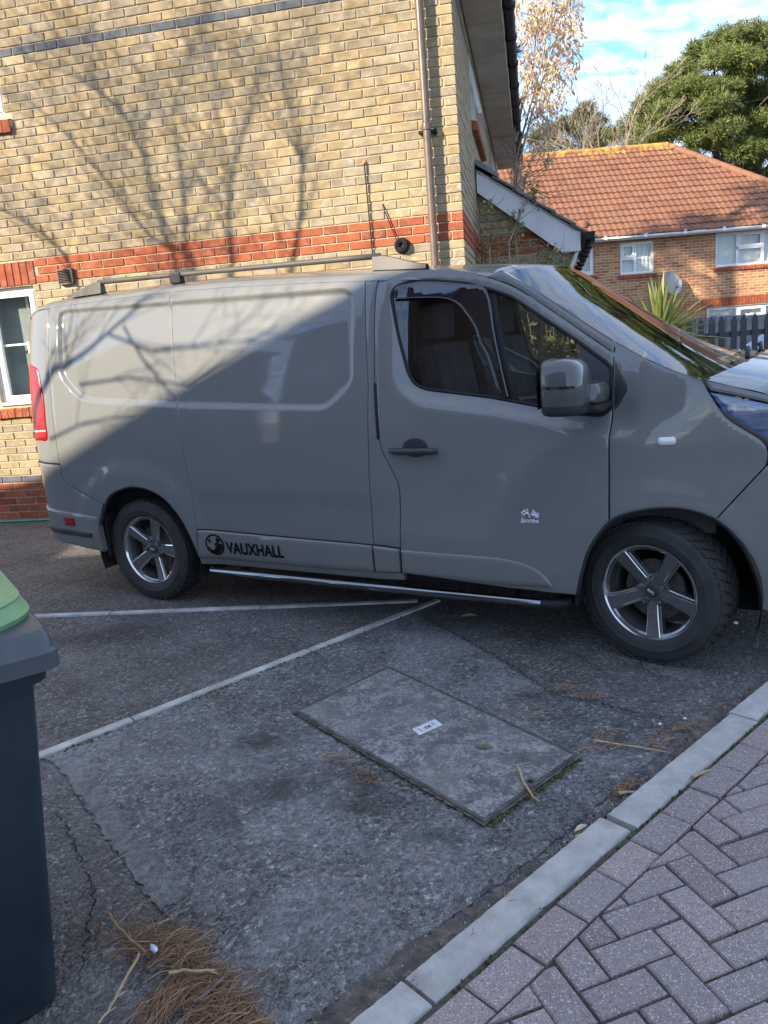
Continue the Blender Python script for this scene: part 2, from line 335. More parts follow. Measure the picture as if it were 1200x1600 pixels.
edging((-4.6,4.965),(.16,4.392),.042,5,'bay_edging')
# kerb
mm=NT('kerb_concrete'); g=mm.pos(); r=mm.rnd(); c=mm.ramp(mm.noise(g,14,6,.65),[(.3,(.36,.35,.33)),(.55,(.47,.46,.44)),(.75,(.57,.56,.54))])
c=mm.mix(mm.rng(r,0,1,0,.35),c,mm.mix(1.,c,(.7,.68,.64),'MULTIPLY')); pit=mm.voro(g,75,'F1'); c=mm.mix(mm.rng(pit,.0,.14,.5,0),c,(.12,.115,.10)); c=mm.mix(mm.rng(mm.noise(g,5,5,.7),.50,.7,0,.5),c,(.27,.25,.22))
mm.set(Base_Color=c,Roughness=.9); mm.bump(mm.math('SUBTRACT',mm.noise(g,110,4,.7),mm.rng(pit,0,.14,.8,0)),.55,.005); M['kerb']=mm.mat
kerb=empty('kerb',(K0.x,K0.y,0)); kerb['kind']='structure'
KW=.105
def roughbox(L,W,H,seed,nx=14,amp=.004,bev=.010):
    """block with slightly chipped upper arrises"""
    rr=random.Random(seed); b=MB(); vs=[];fs=[]
    prof=[(-W/2,-H),(-W/2,-bev*1.2),(-W/2+bev,0),(W/2-bev,0),(W/2,-bev*1.2),(W/2,-H)]
    for i in range(nx+1):
        x=-L/2+L*i/nx; e=bev*.8 if i in(0,nx) else 0
        if i==0: x+=0
        for j,(y,z) in enumerate(prof):
            dz=-e if j in(2,3) else 0; jit=rr.uniform(-amp,amp)*(1 if j in(1,2,3,4) else 0); vs.append((x,y+jit,z+dz+(rr.uniform(-amp,0)*.7 if j in(2,3) else 0)))
    P=len(prof)
    for i in range(nx):
        for j in range(P-1): fs.append((i*P+j,i*P+j+1,(i+1)*P+j+1,(i+1)*P+j))
    fs.append(tuple(range(P))); fs.append(tuple(nx*P+j for j in range(P))); b.add(vs,fs); return b
for k in range(-3,9):
    L=.876; c=kd*(L*(k+.5))+kn*(KW/2+(.006 if k==1 else -.004 if k==0 else random.uniform(-.003,.003)))
    q=roughbox(L-.008-(.012 if k in(0,1) else 0),KW,.16,k+40,36,.0016,.008).build('kerb_stone',M['kerb'],kerb,True,auto=40); q.location=(c.x,c.y,.03+(-.004 if k==0 else .002 if k==1 else 0)); q.rotation_euler=(0,0,KA+(.006 if k==0 else -.004 if k==2 else 0))
# block paving
mm=NT('block_paver'); g=mm.pos(); r=mm.rnd()
c=mm.ramp(r,[(0,(.25,.195,.185)),(.25,(.37,.28,.26)),(.5,(.30,.245,.235)),(.75,(.35,.29,.275)),(1,(.40,.305,.285))]); n=mm.noise(g,60,5,.7); c=mm.mix(mm.rng(n,.3,.7,0,.6),c,mm.mix(1.,c,(.6,.6,.62),'MULTIPLY'))
v=mm.voro(g,330,'F1','Color'); s=mm.n('ShaderNodeSeparateColor'); mm.l(v,s.inputs[0]); c=mm.mix(mm.rng(s.outputs[0],.90,.93,0,.75),c,(.62,.62,.62)); c=mm.mix(mm.rng(s.outputs[1],.86,.9,0,.6),c,(.06,.055,.055))
c=mm.mix(mm.rng(mm.noise(g,7,5,.7,.5),.5,.68,0,.4),c,(.24,.225,.22))
mm.set(Base_Color=c,Roughness=.85); mm.bump(mm.math('ADD',mm.noise(g,200,4,.7),mm.rng(s.outputs[0],.9,.93,0,.5)),.6,.004); M['paver']=mm.mat
mm=NT('paver_joint'); g=mm.pos(); c=mm.ramp(mm.noise(g,9,5,.7,.4),[(.38,(.06,.054,.047)),(.5,(.10,.092,.078)),(.60,(.075,.08,.035)),(.74,(.09,.10,.035))]); mm.set(Base_Color=c,Roughness=1.); mm.bump(mm.noise(g,120,3),.9,.008); M['joint']=mm.mat
pave=sheet('pavement',[tuple(kp(-3,KW)),tuple(kp(8,KW)),tuple(kp(8,9)),tuple(kp(-3,9))],.014,M['joint'])
def clip(poly,f):
    out=[]
    for i in range(len(poly)):
        a,b=poly[i],poly[(i+1)%len(poly)]; fa,fb=f(a),f(b)
        if fa>=0: out.append(a)
        if fa*fb<0: t=fa/(fa-fb); out.append(a.lerp(b,t))
    return out
def blockmesh(poly,top,b=None,a=0.,bev=.006,jit=0):
    """poly: CCW list of 2D vectors; chamfered block"""
    n=len(poly); cx=sum((p for p in poly),Vector((0,0)))/n
    ins=[]
    for i in range(n):
        p0,p1,p2=poly[i-1],poly[i],poly[(i+1)%n]; d1=(p1-p0).normalized(); d2=(p2-p1).normalized(); n1=Vector((-d1.y,d1.x)); n2=Vector((-d2.y,d2.x)); k=(n1+n2); k=k/max(.35,k.length_squared/2) 
        ins.append(p1+k*bev*.5*1.4)
    vs=[(p.x,p.y,top-.05) for p in poly]+[(p.x,p.y,top-bev*.8) for p in poly]+[(p.x,p.y,top) for p in ins]
    fs=[tuple(range(2*n,3*n))]
    for l in (0,1): fs+=[(l*n+i,l*n+(i+1)%n,(l+1)*n+(i+1)%n,(l+1)*n+i) for i in range(n)]
    b.add(vs,fs,0,a)
PW=.0918; PA=R_(18.3); pu=Vector((math.cos(PA),math.sin(PA))); pv=Vector((-pu.y,pu.x)); PO=Vector((.446,1.543)); J=.0035
blocks=[]
BD0,BD1=.126,.226
for k in range(-14,46):
    a=k*.183+.085+random.uniform(-.002,.002); blocks.append([kp(a+J,BD0),kp(a+J,BD1),kp(a+.183-J,BD1),kp(a+.183-J,BD0)])
for i in range(-34,60):
    for j in range(-34,40):
        m=(i-j)%4
        if m==0: w,h_=2,1
        elif m==3: w,h_=1,2
        else: continue
        jx,jy=random.uniform(-.0022,.0022),random.uniform(-.0022,.0022)
        q=[PO+pu*(x*PW+jx)+pv*(y*PW+jy) for x,y in ((i+J/PW,j+J/PW),(i+w-J/PW,j+J/PW),(i+w-J/PW,j+h_-J/PW),(i+J/PW,j+h_-J/PW))]
        q=clip(q,lambda p:(p-K0).dot(kn)-(BD1+.007))
        if len(q)<3: continue
        ar=abs(sum(q[t].x*q[(t+1)%len(q)].y-q[(t+1)%len(q)].x*q[t].y for t in range(len(q))))/2
        if ar<.0006: continue
        c=sum(q,Vector((0,0)))/len(q)
        if (c-K0).dot(kn)>2.6 or not -2<(c-K0).dot(kd)<5: continue
        blocks.append(q)
def area2(q): return sum(q[t].x*q[(t+1)%len(q)].y-q[(t+1)%len(q)].x*q[t].y for t in range(len(q)))
blocks=[q if area2(q)>0 else q[::-1] for q in blocks]
blocks.sort(key=lambda q:(sum(q,Vector((0,0)))/len(q)-Vector((.85,1.9))).length)
rest=MB()
for k,q in enumerate(blocks):
    c=sum(q,Vector((0,0)))/len(q); dz=random.uniform(-.0035,.0035)
    if k<290:
        b=MB(); blockmesh([p-c for p in q],0,b); o=b.build('paving_block',M['paver'],pave,recalc=False); o.location=(c.x,c.y,.030+dz); o.rotation_euler=(random.uniform(-.02,.02),random.uniform(-.02,.02),random.uniform(-.015,.015))
    else: blockmesh(q,.030+dz,rest,random.random())
o=rest.build('paving_blocks',M['paver'],pave,attr=True,recalc=False); o['kind']='stuff'
# inspection cover
CV=[Vector(p) for p in ((-.443,3.066),(.238,2.194),(.626,2.539),(-.039,3.449))]
cc=sum(CV,Vector((0,0)))/4
cover=tag(empty('access_cover',(cc.x,cc.y,0)),'rectangular concrete access cover with a white label, set in the asphalt before the van','manhole cover')
mm=NT('cover_concrete'); g=mm.pos(); c=mm.ramp(mm.noise(g,10,6,.7),[(.3,(.08,.08,.079)),(.55,(.12,.12,.118)),(.75,(.165,.165,.16))])
l=mm.rng(mm.math('ADD',mm.math('MULTIPLY',mm.noise(g,12,5,.7,.4),.45),mm.math('MULTIPLY',mm.noise(g,75,6,.78,.3),.6)),.50,.60,0,.75); c=mm.mix(l,c,(.38,.38,.36)); c=mm.mix(mm.rng(mm.voro(g,44,'F1'),.06,.16,.5,0),c,(.46,.47,.44)); c=mm.mix(mm.rng(mm.noise(g,3.2,4,.6),.48,.68,0,.5),c,(.26,.26,.24)); c=mm.mix(mm.rng(mm.noise(g,90,3,.7),.55,.7,0,.5),c,(.05,.05,.05))
mm.set(Base_Color=c,Roughness=.9); mm.bump(mm.noise(g,130,5,.7),.6,.004); M['cover']=mm.mat
M['rim_steel']=plain('worn_steel_rim',(.12,.12,.115),.55,metal=.6,nvar=.4,nscale=30)
def shrink(poly,d):
    c=sum(poly,Vector((0,0)))/len(poly); out=[]
    n=len(poly)
    for i in range(n):
        p0,p1,p2=poly[i-1],poly[i],poly[(i+1)%n]; d1=(p1-p0).normalized(); d2=(p2-p1).normalized(); n1=Vector((-d1.y,d1.x)); n2=Vector((-d2.y,d2.x)); k=n1+n2; k=k/(k.length_squared/2)
        out.append(p1+k*d)
    return out
CL=[p-cc for p in CV]; 
if area2(CL)<0: CL=CL[::-1]
b=MB(); q=shrink(CL,.013); nn=9
vs=[];fs=[]
for i in range(nn+1):
    for j in range(nn+1):
        u,v=i/nn,j/nn; p=q[0].lerp(q[1],u).lerp(q[3].lerp(q[2],u),v); vs.append((p.x,p.y,.0185+random.uniform(-.0008,.0008)))
for i in range(nn):
    for j in range(nn): fs.append((i*(nn+1)+j,(i+1)*(nn+1)+j,(i+1)*(nn+1)+j+1,i*(nn+1)+j+1))
b.add(vs,fs); b.build('concrete_infill',M['cover'],cover,True,recalc=True)
b=MB(); o_=CL; i_=shrink(CL,.009); i2=shrink(CL,.014)
for k in range(4):
    k2=(k+1)%4
    b.add([(*o_[k],-.02),(*o_[k2],-.02),(*o_[k2],.019),(*o_[k],.019),(*i_[k],.021),(*i_[k2],.021),(*i2[k],.016),(*i2[k2],.016)],[(0,1,2,3),(3,2,5,4),(4,5,7,6)])
b.build('metal_rim',M['rim_steel'],cover)
fr=jag([tuple(p) for p in shrink(CL,-.010)],.012,.004,31); b=MB(); b.add([(x,y,.0145) for x,y in fr],[tuple(range(len(fr)))]); b.build('frame_gap',M['dirt'],cover,recalc=False)
def textmesh(s,size,name,mat,parent,M4,bold=0.,ext=.0,spacing=1.):
    cu=bpy.data.curves.new(name,'FONT'); cu.body=s; cu.size=size; cu.align_x='CENTER'; cu.align_y='CENTER'; cu.offset=bold; cu.extrude=ext; cu.space_character=spacing; cu.resolution_u=3
    t=bpy.data.objects.new(name,cu); COL.objects.link(t); dg=bpy.context.evaluated_depsgraph_get(); me=bpy.data.meshes.new_from_object(t.evaluated_get(dg)); bpy.data.objects.remove(t); me.materials.clear(); me.materials.append(mat)
    for v in me.vertices: v.co=M4@v.co
    o=bpy.data.objects.new(name,me); COL.objects.link(o)
    if parent: o.parent=parent
    return o
LP=[Vector(p)-cc for p in ((.043,2.831),(.065,2.762),(.159,2.838),(.146,2.894))]
LP=[Vector(p)-cc for p in ((.040,2.822),(.068,2.768),(.166,2.836),(.138,2.890))]
M['label_white']=plain('worn_white_label',(.62,.64,.66),.6,nvar=.2,nscale=60)
M['ink']=plain('black_ink',(.006,.006,.008),.6,spec=.1)
b=MB(); b.add([(*p,.0215) for p in LP],[(0,1,2,3)]); lb=b.build('label_plate',M['label_white'],cover)
lc=sum(LP,Vector((0,0)))/4; la=math.atan2((LP[2]-LP[1]).y,(LP[2]-LP[1]).x)+math.pi
textmesh('IO',.026,'label_text',M['ink'],lb,Matrix.Translation((lc.x,lc.y,.0225))@Matrix.Rotation(la,4,'Z'),.0008)
for sx,t,dy in ((-.032,'8',0),(.036,'5',.005),(.036,'3',-.011),(-.034,'2',-.014)):
    textmesh(t,.013,'label_text',M['ink'],lb,Matrix.Translation((lc.x,lc.y,.0225))@Matrix.Rotation(la,4,'Z')@Matrix.Translation((sx,dy,0)),.0004)
kh=Vector((.425,2.395))-cc; b=MB(); b.lathe([(.0,.0),(.016,.0),(.020,.0015),(.024,0)],14,'Z',(kh.x,kh.y,.0195)); b.build('lifting_key_hole',M['rim_steel'],cover)
b=MB(); b.lathe([(.0,.0),(.009,.0)],10,'Z',(kh.x,kh.y,.0216)); b.build('key_slot',M['crack'],cover)
# ================================================================== buff brick house
WA=-0.2003; W0=Vector((.8705,6.9612,0))
HM=Matrix.Translation(W0)@Matrix.Rotation(WA,4,'Z')
PM=(Matrix.Rotation(-ROLL,4,'Z')@Matrix.Rotation(-(math.pi/2-PITCH),4,'X')@Matrix.Translation((0,0,-CAMH)))
def topx(P):
    c=PM@Vector(P)
    if c.z>-.05: return (-9999,-9999,0)
    return (600-c.x/c.z*FPX,800+c.y/c.z*FPX,-c.z)
house=tag(empty('brick_house',W0,WA),'two storey buff brick house with red brick bands behind the van','house')
def brickunit(L,H=.065,D=.035,bev=.004):
    """front face at y=0 looking to -y, centred on x,z"""
    x,z=L/2,H/2
    vs=[(-x,D,-z),(x,D,-z),(x,D,z),(-x,D,z),(-x,bev,-z),(x,bev,-z),(x,bev,z),(-x,bev,z),(-x+bev,0,-z+bev),(x-bev,0,-z+bev),(x-bev,0,z-bev),(-x+bev,0,z-bev)]
    fs=[(8,9,10,11)]+[(4+i,4+(i+1)%4,8+(i+1)%4,8+i) for i in range(4)]+[(i,(i+1)%4,4+(i+1)%4,4+i) for i in range(4)]
    return vs,fs
bv,bf=brickunit(1.0)   # unit length, rescaled per brick
def unitL(L,H=.065):
    return brickunit(L,H)
# course heights: plinth, then courses up to the string of red, then above
zs=[]
z=.466-7*.075
for k in range(7): zs.append(z); z+=.075
z=.466; st=(2.302-.466)/25
for k in range(25): zs.append(z); z+=st
z=2.302
while z<5.2: zs.append(z); z+=.075
zs.append(z)
def course_mat(k):
    z=zs[k]
    if z<.38: return 'red'
    if z<.46: return 'blue'
    if 2.29<z<2.52: return 'red'
    if 4.24<z<4.26: return 'blue'
    return 'buff'
def courses(x0,x1,zt,holes,zb=-.06,phase=0.,gap=.010,roof=None):
    """yield (cx,cz,L,H,mat) laid in stretcher bond, openings cut"""
    for k in range(len(zs)-1):
        a,b=zs[k],zs[k+1]; H=b-a-gap; cz=(a+b)/2
        if cz>zt or cz<zb: continue
        xs=x1-(0 if k%2 else .1125)+phase; segs=[]
        if not k%2 and phase==0: segs.append((x1-.1125+gap,x1))
        p=xs if (k%2 or phase) else xs
        while p>x0:
            segs.append((max(x0,p-.225+gap),p)); p-=.225
        for s0,s1 in segs:
            parts=[(s0,min(s1,x1))]
            for hx0,hx1,hz0,hz1 in holes:
                if hz0<cz<hz1:
                    np_=[]
                    for q0,q1 in parts:
                        if q1<=hx0 or q0>=hx1: np_.append((q0,q1))
                        else:
                            if q0<hx0: np_.append((q0,hx0-gap*.5))
                            if q1>hx1: np_.append((hx1+gap*.5,q1))
                    parts=np_
            for q0,q1 in parts:
                if q1-q0>.02: yield ((q0+q1)/2,cz,q1-q0,H,course_mat(k))
WIN=(-4.69,-4.12,1.175,2.292); WINU=(-4.70,-4.11,3.785,4.72); VENT=(-3.83,-3.67,2.262,2.405)
LINT=(-4.765,-4.075,2.296,2.517); SILL=(-4.765,-4.05,1.055,1.175); LINTU=(-4.765,-4.075,4.72,4.94); SILLU=(-4.765,-4.05,3.635,3.785)
holes=[WIN,WINU,VENT,LINT,SILL,LINTU,SILLU]
def wallback(name,x0,x1,z0,z1,holes,y,parent,mat,th=.1):
    """mortar slab with rectangular openings"""
    xs=sorted({x0,x1}|{h[0] for h in holes}|{h[1] for h in holes}); zz=sorted({z0,z1}|{h[2] for h in holes}|{h[3] for h in holes}); b=MB()
    for i in range(len(xs)-1):
        for j in range(len(zz)-1):
            cx,cz=(xs[i]+xs[i+1])/2,(zz[j]+zz[j+1])/2
            if any(h[0]<cx<h[1] and h[2]<cz<h[3] for h in holes): continue
            b.add([(xs[i],y,zz[j]),(xs[i+1],y,zz[j]),(xs[i+1],y,zz[j+1]),(xs[i],y,zz[j+1])],[(0,1,2,3)])
    for h in holes:
        b.add([(h[0],y,h[2]),(h[1],y,h[2]),(h[1],y,h[3]),(h[0],y,h[3]),(h[0],y+th,h[2]),(h[1],y+th,h[2]),(h[1],y+th,h[3]),(h[0],y+th,h[3])],[(0,1,5,4),(1,2,6,5),(2,3,7,6),(3,0,4,7)])
    return b.build(name,mat,parent,recalc=False)
wall=wallback('wall',-9,-.008,-.1,5.2,[WIN,WINU],.009,house,M['mortar'])
unit=MB(); unit.add(bv,bf); cand=[]
for c in courses(-9,0,5.15,holes):
    P=HM@Vector((c[0],0,c[1])); px,py,d=topx(P)
    roof=470-.085*px if px>60 else 2000
    vis=(-20<px<730 and -20<py<min(roof,1600)) or (px<75 and -20<py<1000 and px>-20)
    cand.append((0 if vis else 1,d,c))
cand.sort(key=lambda t:(t[0],t[1]))
meshes={}
def getbrick(mat,L,H):
    key=(mat,round(L,2),round(H,3))
    if key not in meshes:
        b=MB(); b.add(*unitL(round(L,2)-.002 if L<.2 else L,H)); o=b.build('brick',M[mat],None,recalc=False); me=o.data; bpy.data.objects.remove(o); meshes[key]=me
    return meshes[key]
restb=MB(); mats=['buff','red','blue']
for k,(v,d,c) in enumerate(cand):
    cx,cz,L,H,mt=c; dy=random.uniform(-.0018,.0018)
    if k<280:
        o=bpy.data.objects.new('brick',getbrick(mt,L,H)); COL.objects.link(o); o.parent=wall; o.location=(cx,dy,cz); o.rotation_euler=(random.uniform(-.006,.006),random.uniform(-.006,.006),random.uniform(-.004,.004))
    else:
        vs,fs=unitL(L,H); t=random.uniform(-.006,.006); restb.add([(x+cx,y+dy,z+cz+x*t) for x,y,z in vs],fs,mats.index(mt),random.random())
o=restb.build('bricks',[M[k] for k in mats],wall,attr=True,recalc=False); o['kind']='stuff'
# soldier lintels and brick-on-edge sills
def soldiers(x0,x1,z0,z1,n,parent):
    w=(x1-x0)/n
    for i in range(n):
        vs,fs=unitL(w-.009,z1-z0-.006); b=MB(); b.add(vs,fs); o=b.build('brick',M['red'],parent,recalc=False); o.location=(x0+w*(i+.5),random.uniform(-.002,.002),(z0+z1)/2)
def sillbricks(x0,x1,z0,z1,n,parent,proj=.035,y1=.10):
    w=(x1-x0)/n
    for i in range(n):
        cx=x0+w*(i+.5); hw=w/2-.0045; h=z1-z0; b=MB()
        vs=[(-hw,-proj,0),(hw,-proj,0),(hw,y1,.0),(-hw,y1,.0),(-hw,-proj,h-.045),(hw,-proj,h-.045),(hw,y1,h),(-hw,y1,h)]
        b.add(vs,[(0,1,2,3),(4,7,6,5),(0,4,5,1),(1,5,6,2),(2,6,7,3),(3,7,4,0)]); o=b.build('brick',M['red'],parent); o.location=(cx,random.uniform(-.004,.003),z0+random.uniform(-.003,.003)); o.rotation_euler=(0,random.uniform(-.05,.03),0)
soldiers(*LINT,9,wall); soldiers(*LINTU,9,wall); sillbricks(*SILL,9,wall); sillbricks(*SILLU,9,wall)
def mortarbox(x0,x1,z0,z1,y0,y1,parent):
    b=MB(); b.box(((x0+x1)/2,(y0+y1)/2,(z0+z1)/2),(x1-x0,y1-y0,z1-z0)); return b.build('sill_bed',M['mortar'],parent)
mortarbox(SILL[0]+.006,SILL[1]-.006,SILL[2]+.008,SILL[3]-.05,-.026,.09,wall); mortarbox(SILLU[0]+.006,SILLU[1]-.006,SILLU[2]+.008,SILLU[3]-.05,-.026,.09,wall)
def upvc(parent,x0,x1,z0,z1,y,cells,sash=(),bars=(),curtain=0,fw=.05,sub=True,rd=.45,name='window',glass='glass',depth=.06,room=True,flip=None):
    """window in plane y (front), outward -y; cells: list of (u0,u1,v0,v1) glazed lights in 0..1"""
    b=MB(); W,H=x1-x0,z1-z0
    def bar(a0,a1,c0,c1,yy=0.,dd=depth): b.box(((a0+a1)/2,y+yy+dd/2,(c0+c1)/2),(a1-a0,dd,c1-c0))
    bar(x0,x1,z0,z0+fw); bar(x0,x1,z1-fw,z1); bar(x0,x0+fw,z0+fw,z1-fw); bar(x1-fw,x1,z0+fw,z1-fw)
    ins=fw*.55
    for (u0,u1,v0,v1) in cells:
        a0,a1,c0,c1=x0+W*u0,x0+W*u1,z0+H*v0,z0+H*v1
        if u0>0: bar(a0-ins,a0+ins,z0+H*v0+ (fw if v0==0 else ins),z0+H*v1-(fw if v1==1 else ins),.002)
        if v0>0: bar(x0+W*u0+(fw if u0==0 else ins),x0+W*u1-(fw if u1==1 else ins),c0-ins,c0+ins,.003)
    for (u0,u1,v0,v1) in sash:
        a0,a1,c0,c1=x0+W*u0+(fw if u0==0 else ins)-.008,x0+W*u1-(fw if u1==1 else ins)+.008,z0+H*v0+(fw if v0==0 else ins)-.008,z0+H*v1-(fw if v1==1 else ins)+.008; s=fw*.9
        bar(a0,a1,c0,c0+s,-.012,.04); bar(a0,a1,c1-s,c1,-.012,.04); bar(a0,a0+s,c0+s,c1-s,-.012,.04); bar(a1-s,a1,c0+s,c1-s,-.012,.04)
    o=b.build(name,M['white_upvc'],parent)
    for (u0,u1,v0,v1) in cells:
        a0,a1,c0,c1=x0+W*u0+.012,x0+W*u1-.012,z0+H*v0+.012,z0+H*v1-.012; p=MB(); p.add([(a0,y+.03,c0),(a1,y+.03,c0),(a1,y+.03,c1),(a0,y+.03,c1)],[(0,1,2,3)]); p.build('pane',M[glass],o,recalc=False)
    for (u0,u1,v) in bars:
        p=MB(); p.box((x0+W*(u0+u1)/2,y+.026,z0+H*v),(W*(u1-u0)-.06,.012,.018)); p.build('glazing_bar',M['white_upvc'],o)
    if curtain:
        for (u0,u1) in curtain:
            p=MB(); n=40; vs=[]
            for i in range(n+1):
                t=i/n; xx=x0+W*lerp(u0,u1,t); yy=y+.12+.018*math.sin(t*(u1-u0)*W*55)+.008*math.sin(t*(u1-u0)*W*23+1); vs+=[(xx,yy,z0+.01),(xx,yy,z1-.01)]
            p.add(vs,[(2*i,2*i+2,2*i+3,2*i+1) for i in range(n)]); p.build('curtain',M['curtain'],o,True)
    if room:
        p=MB(); p.add([(x0,y+rd,z0),(x1,y+rd,z0),(x1,y+rd,z1),(x0,y+rd,z1),(x0,y+.061,z0),(x1,y+.061,z0),(x1,y+.061,z1),(x0,y+.061,z1)],[(0,1,2,3),(0,1,5,4),(1,2,6,5),(2,3,7,6),(3,0,4,7)]); p.build('room',M['room'],o,recalc=False)
    return o
M['room']=plain('dim_room',(.34,.38,.37),.9,nvar=.3,nscale=2)
w1=upvc(house,WIN[0],WIN[1],WIN[2]+.005,WIN[3]-.003,.055,[(0,1,0,1)],[(0,1,0,1)],[(0.1,.9,.52)],[(.60,.98)],.05,rd=.14)
p=MB(); p.box((-4.405,.03,1.19),(.585,.09,.028),bev=.006); p.build('window_board',M['white_upvc'],w1)
p=MB(); p.box((-4.30,.043,1.72),(.02,.02,.11),bev=.006); p.build('window_handle',M['white_upvc'],w1)
upvc(house,WINU[0],WINU[1],WINU[2]+.005,WINU[3]-.003,.055,[(0,1,0,1)],[(0,1,0,1)],[],[(.05,.95)],.05)
# louvred vent
b=MB(); x0,x1,z0,z1=VENT
for (cx,cz,w,h) in (((x0+x1)/2,z0+.008,.15,.016),((x0+x1)/2,z1-.008,.15,.016),(x0+.008,(z0+z1)/2,.016,.112),(x1-.008,(z0+z1)/2,.016,.112)): b.box((cx,-.012,cz),(w,.045,h),bev=.003)
b.box(((x0+x1)/2,.01,(z0+z1)/2),(.14,.01,.13)); M['vent']=plain('brown_vent',(.10,.075,.06),.6,nvar=.25); vn=b.build('air_vent',M['vent'],house)
for i in range(8):
    p=MB(); p.box(((x0+x1)/2,-.022,z0+.022+i*.0142),(.125,.026,.005),Matrix.Rotation(R_(-28),3,'X')); p.build('slat',M['vent'],vn)
# round flue terminal, cables, downpipe
b=MB(); b.lathe([(.0,-.03),(.018,-.032),(.022,-.045),(.045,-.05),(.058,-.04),(.066,-.02),(.068,.0),(.072,.012)],24,'Y',(-.54,0,2.30)); fl=b.build('flue_terminal',M['black_plastic'],house,True,auto=40)
for k in range(3):
    p=MB(); p.lathe([(.024+.011*k,-.052),(.028+.011*k,-.058),(.031+.011*k,-.052)],20,'Y',(-.54,0,2.30)); p.build('ring',M['black_plastic'],fl,True)
b=MB(); b.tube([(-.81,.0,3.0),(-.812,-.018,2.99),(-.808,-.016,2.7),(-.803,-.016,2.4),(-.799,-.016,1.9)],.006,6); cb=b.build('cable',M['black_plastic'],house,True)
M['sealant']=plain('orange_sealant',(.50,.26,.10),.7)
p=MB(); p.lathe([(0,-.02),(.014,-.016),(.020,-.004),(.022,.004)],10,'Y',(-.81,0,3.003)); p.build('sealant',M['sealant'],cb,True)
b=MB(); b.tube([(-.682,-.004,2.655),(-.668,-.016,2.60),(-.63,-.018,2.49),(-.585,-.018,2.36),(-.56,-.03,2.30)],.005,6); b.build('cable',M['black_plastic'],house,True)
b=MB(); b.tube([(-.255,-.075,5.1),(-.255,-.075,3.215)],.034,14); b.tube([(-.255,-.075,3.215),(-.255,-.075,.05)],.034,14); dp=b.build('downpipe',M['pipe'],house,True,auto=40)
for zc in (3.20,1.3,4.75):
    p=MB(); p.lathe([(.034,-.028),(.041,-.026),(.043,.0),(.041,.02),(.034,.022)],16,'Z',(-.255,-.075,zc)); cl=p.build('pipe_collar',M['pipe'],dp,True,auto=40)
    p=MB(); p.box((-.255,-.033,zc-.03),(.15,.05,.022),bev=.004); p.box((-.19,-.012,zc-.03),(.02,.022,.05)); p.build('pipe_clip',M['black_plastic'],dp)
# entrance facade, seen along its length
FW=[(1.85,3.35,3.68,4.40),(6.6,7.8,3.68,4.40)]
fac_holes=[(-h[1],-h[0],h[2],h[3]) for h in FW]
FAC=Matrix.Rotation(math.pi/2,4,'Z')      # local facade frame: x along the depth, -y outward(+x of house)
fac=empty('facade_frame')  # temporary holder removed below
bpy.data.objects.remove(fac)
fw_=wallback('wall',.0,9,-.1,4.6,[(h[0],h[1],h[2],h[3]) for h in FW],.009,house,M['mortar']); fw_.rotation_euler=(0,0,math.pi/2)
fb=MB()
for cx,cz,L,H,mt in courses(0.009,9,4.5,[(h[0],h[1],h[2]-.13,h[3]) for h in FW],phase=.06):
    vs,fs=unitL(L,H); dy=random.uniform(-.002,.002); fb.add([(x+cx,y+dy,z+cz) for x,y,z in vs],fs,mats.index(mt),random.random())
o=fb.build('bricks',[M[k] for k in mats],fw_,attr=True,recalc=False); o['kind']='stuff'
for (y0,y1,z0,z1) in FW:
    sillbricks(y0-.07,y1+.07,z0-.125,z0,20 if y0<5 else 16,fw_,.06)
    w=upvc(house,y0,y1,z0,z1,.05,[(0,.5,0,1),(.5,1,0,1)],[(.5,1,0,1)]); w.rotation_euler=(0,0,math.pi/2)
    # top-hung sash standing open
    b=MB(); hw=(y1-y0)/2-.06; hh=z1-z0-.1
    for q in (((0,0,-.02),(hw,.04,.045)),((0,0,-hh+.02),(hw,.04,.045)),((-hw/2+.02,0,-hh/2),(.045,.04,hh-.09)),((hw/2-.02,0,-hh/2),(.045,.04,hh-.09))): b.box(*q)
    s=b.build('open_sash',M['white_upvc'],w); s.location=(y0+hw/2+.05,.03,z1-.05); s.rotation_euler=(R_(-11),0,0)
    p=MB(); p.add([(-hw/2,0,-.02),(hw/2,0,-.02),(hw/2,0,-hh+.02),(-hw/2,0,-hh+.02)],[(0,1,2,3)]); q=p.build('open_pane',M['glass'],w,recalc=False); q.location=s.location; q.rotation_euler=s.rotation_euler
# eaves: soffit, fascia, gutter, roof
b=MB(); b.box((.175,4.3,4.47),(.33,9.4,.02)); b.build('soffit',M['soffit'],house)
for yy in (1.6,4.0,6.4,8.6):
    p=MB(); p.box((.17,yy,4.457),(.31,.03,.008)); p.build('soffit_joint_strip',M['soffit'],house)
b=MB(); b.box((.352,4.3,4.55),(.024,9.4,.19)); b.build('fascia_board',M['soffit'],house)
b=MB(); n=10; pr=[(.37+.055+.055*math.cos(math.pi+math.pi*k/n),4.60+.06*math.sin(math.pi+math.pi*k/n)) for k in range(n+1)]
pr2=[(.425+.048*math.cos(2*math.pi-math.pi*k/n),4.60+.052*math.sin(2*math.pi-math.pi*k/n)) for k in range(n+1)]
poly=pr+pr2; b.prism(poly,lambda x,z:(x,-.4,z),lambda x,z:(x,8.95,z)); gt=b.build('gutter',M['black_plastic'],house)
for i in range(11):
    p=MB(); yy=-.2+i*.88; pr=[(.425+.066*math.cos(math.pi+math.pi*k/n),4.60+.072*math.sin(math.pi+math.pi*k/n)) for k in range(n+1)]; p.prism(pr+[(.491,4.612),(.359,4.612)],lambda x,z:(x,yy,z),lambda x,z:(x,yy+.09,z)); p.build('gutter_union',M['black_plastic'],gt)
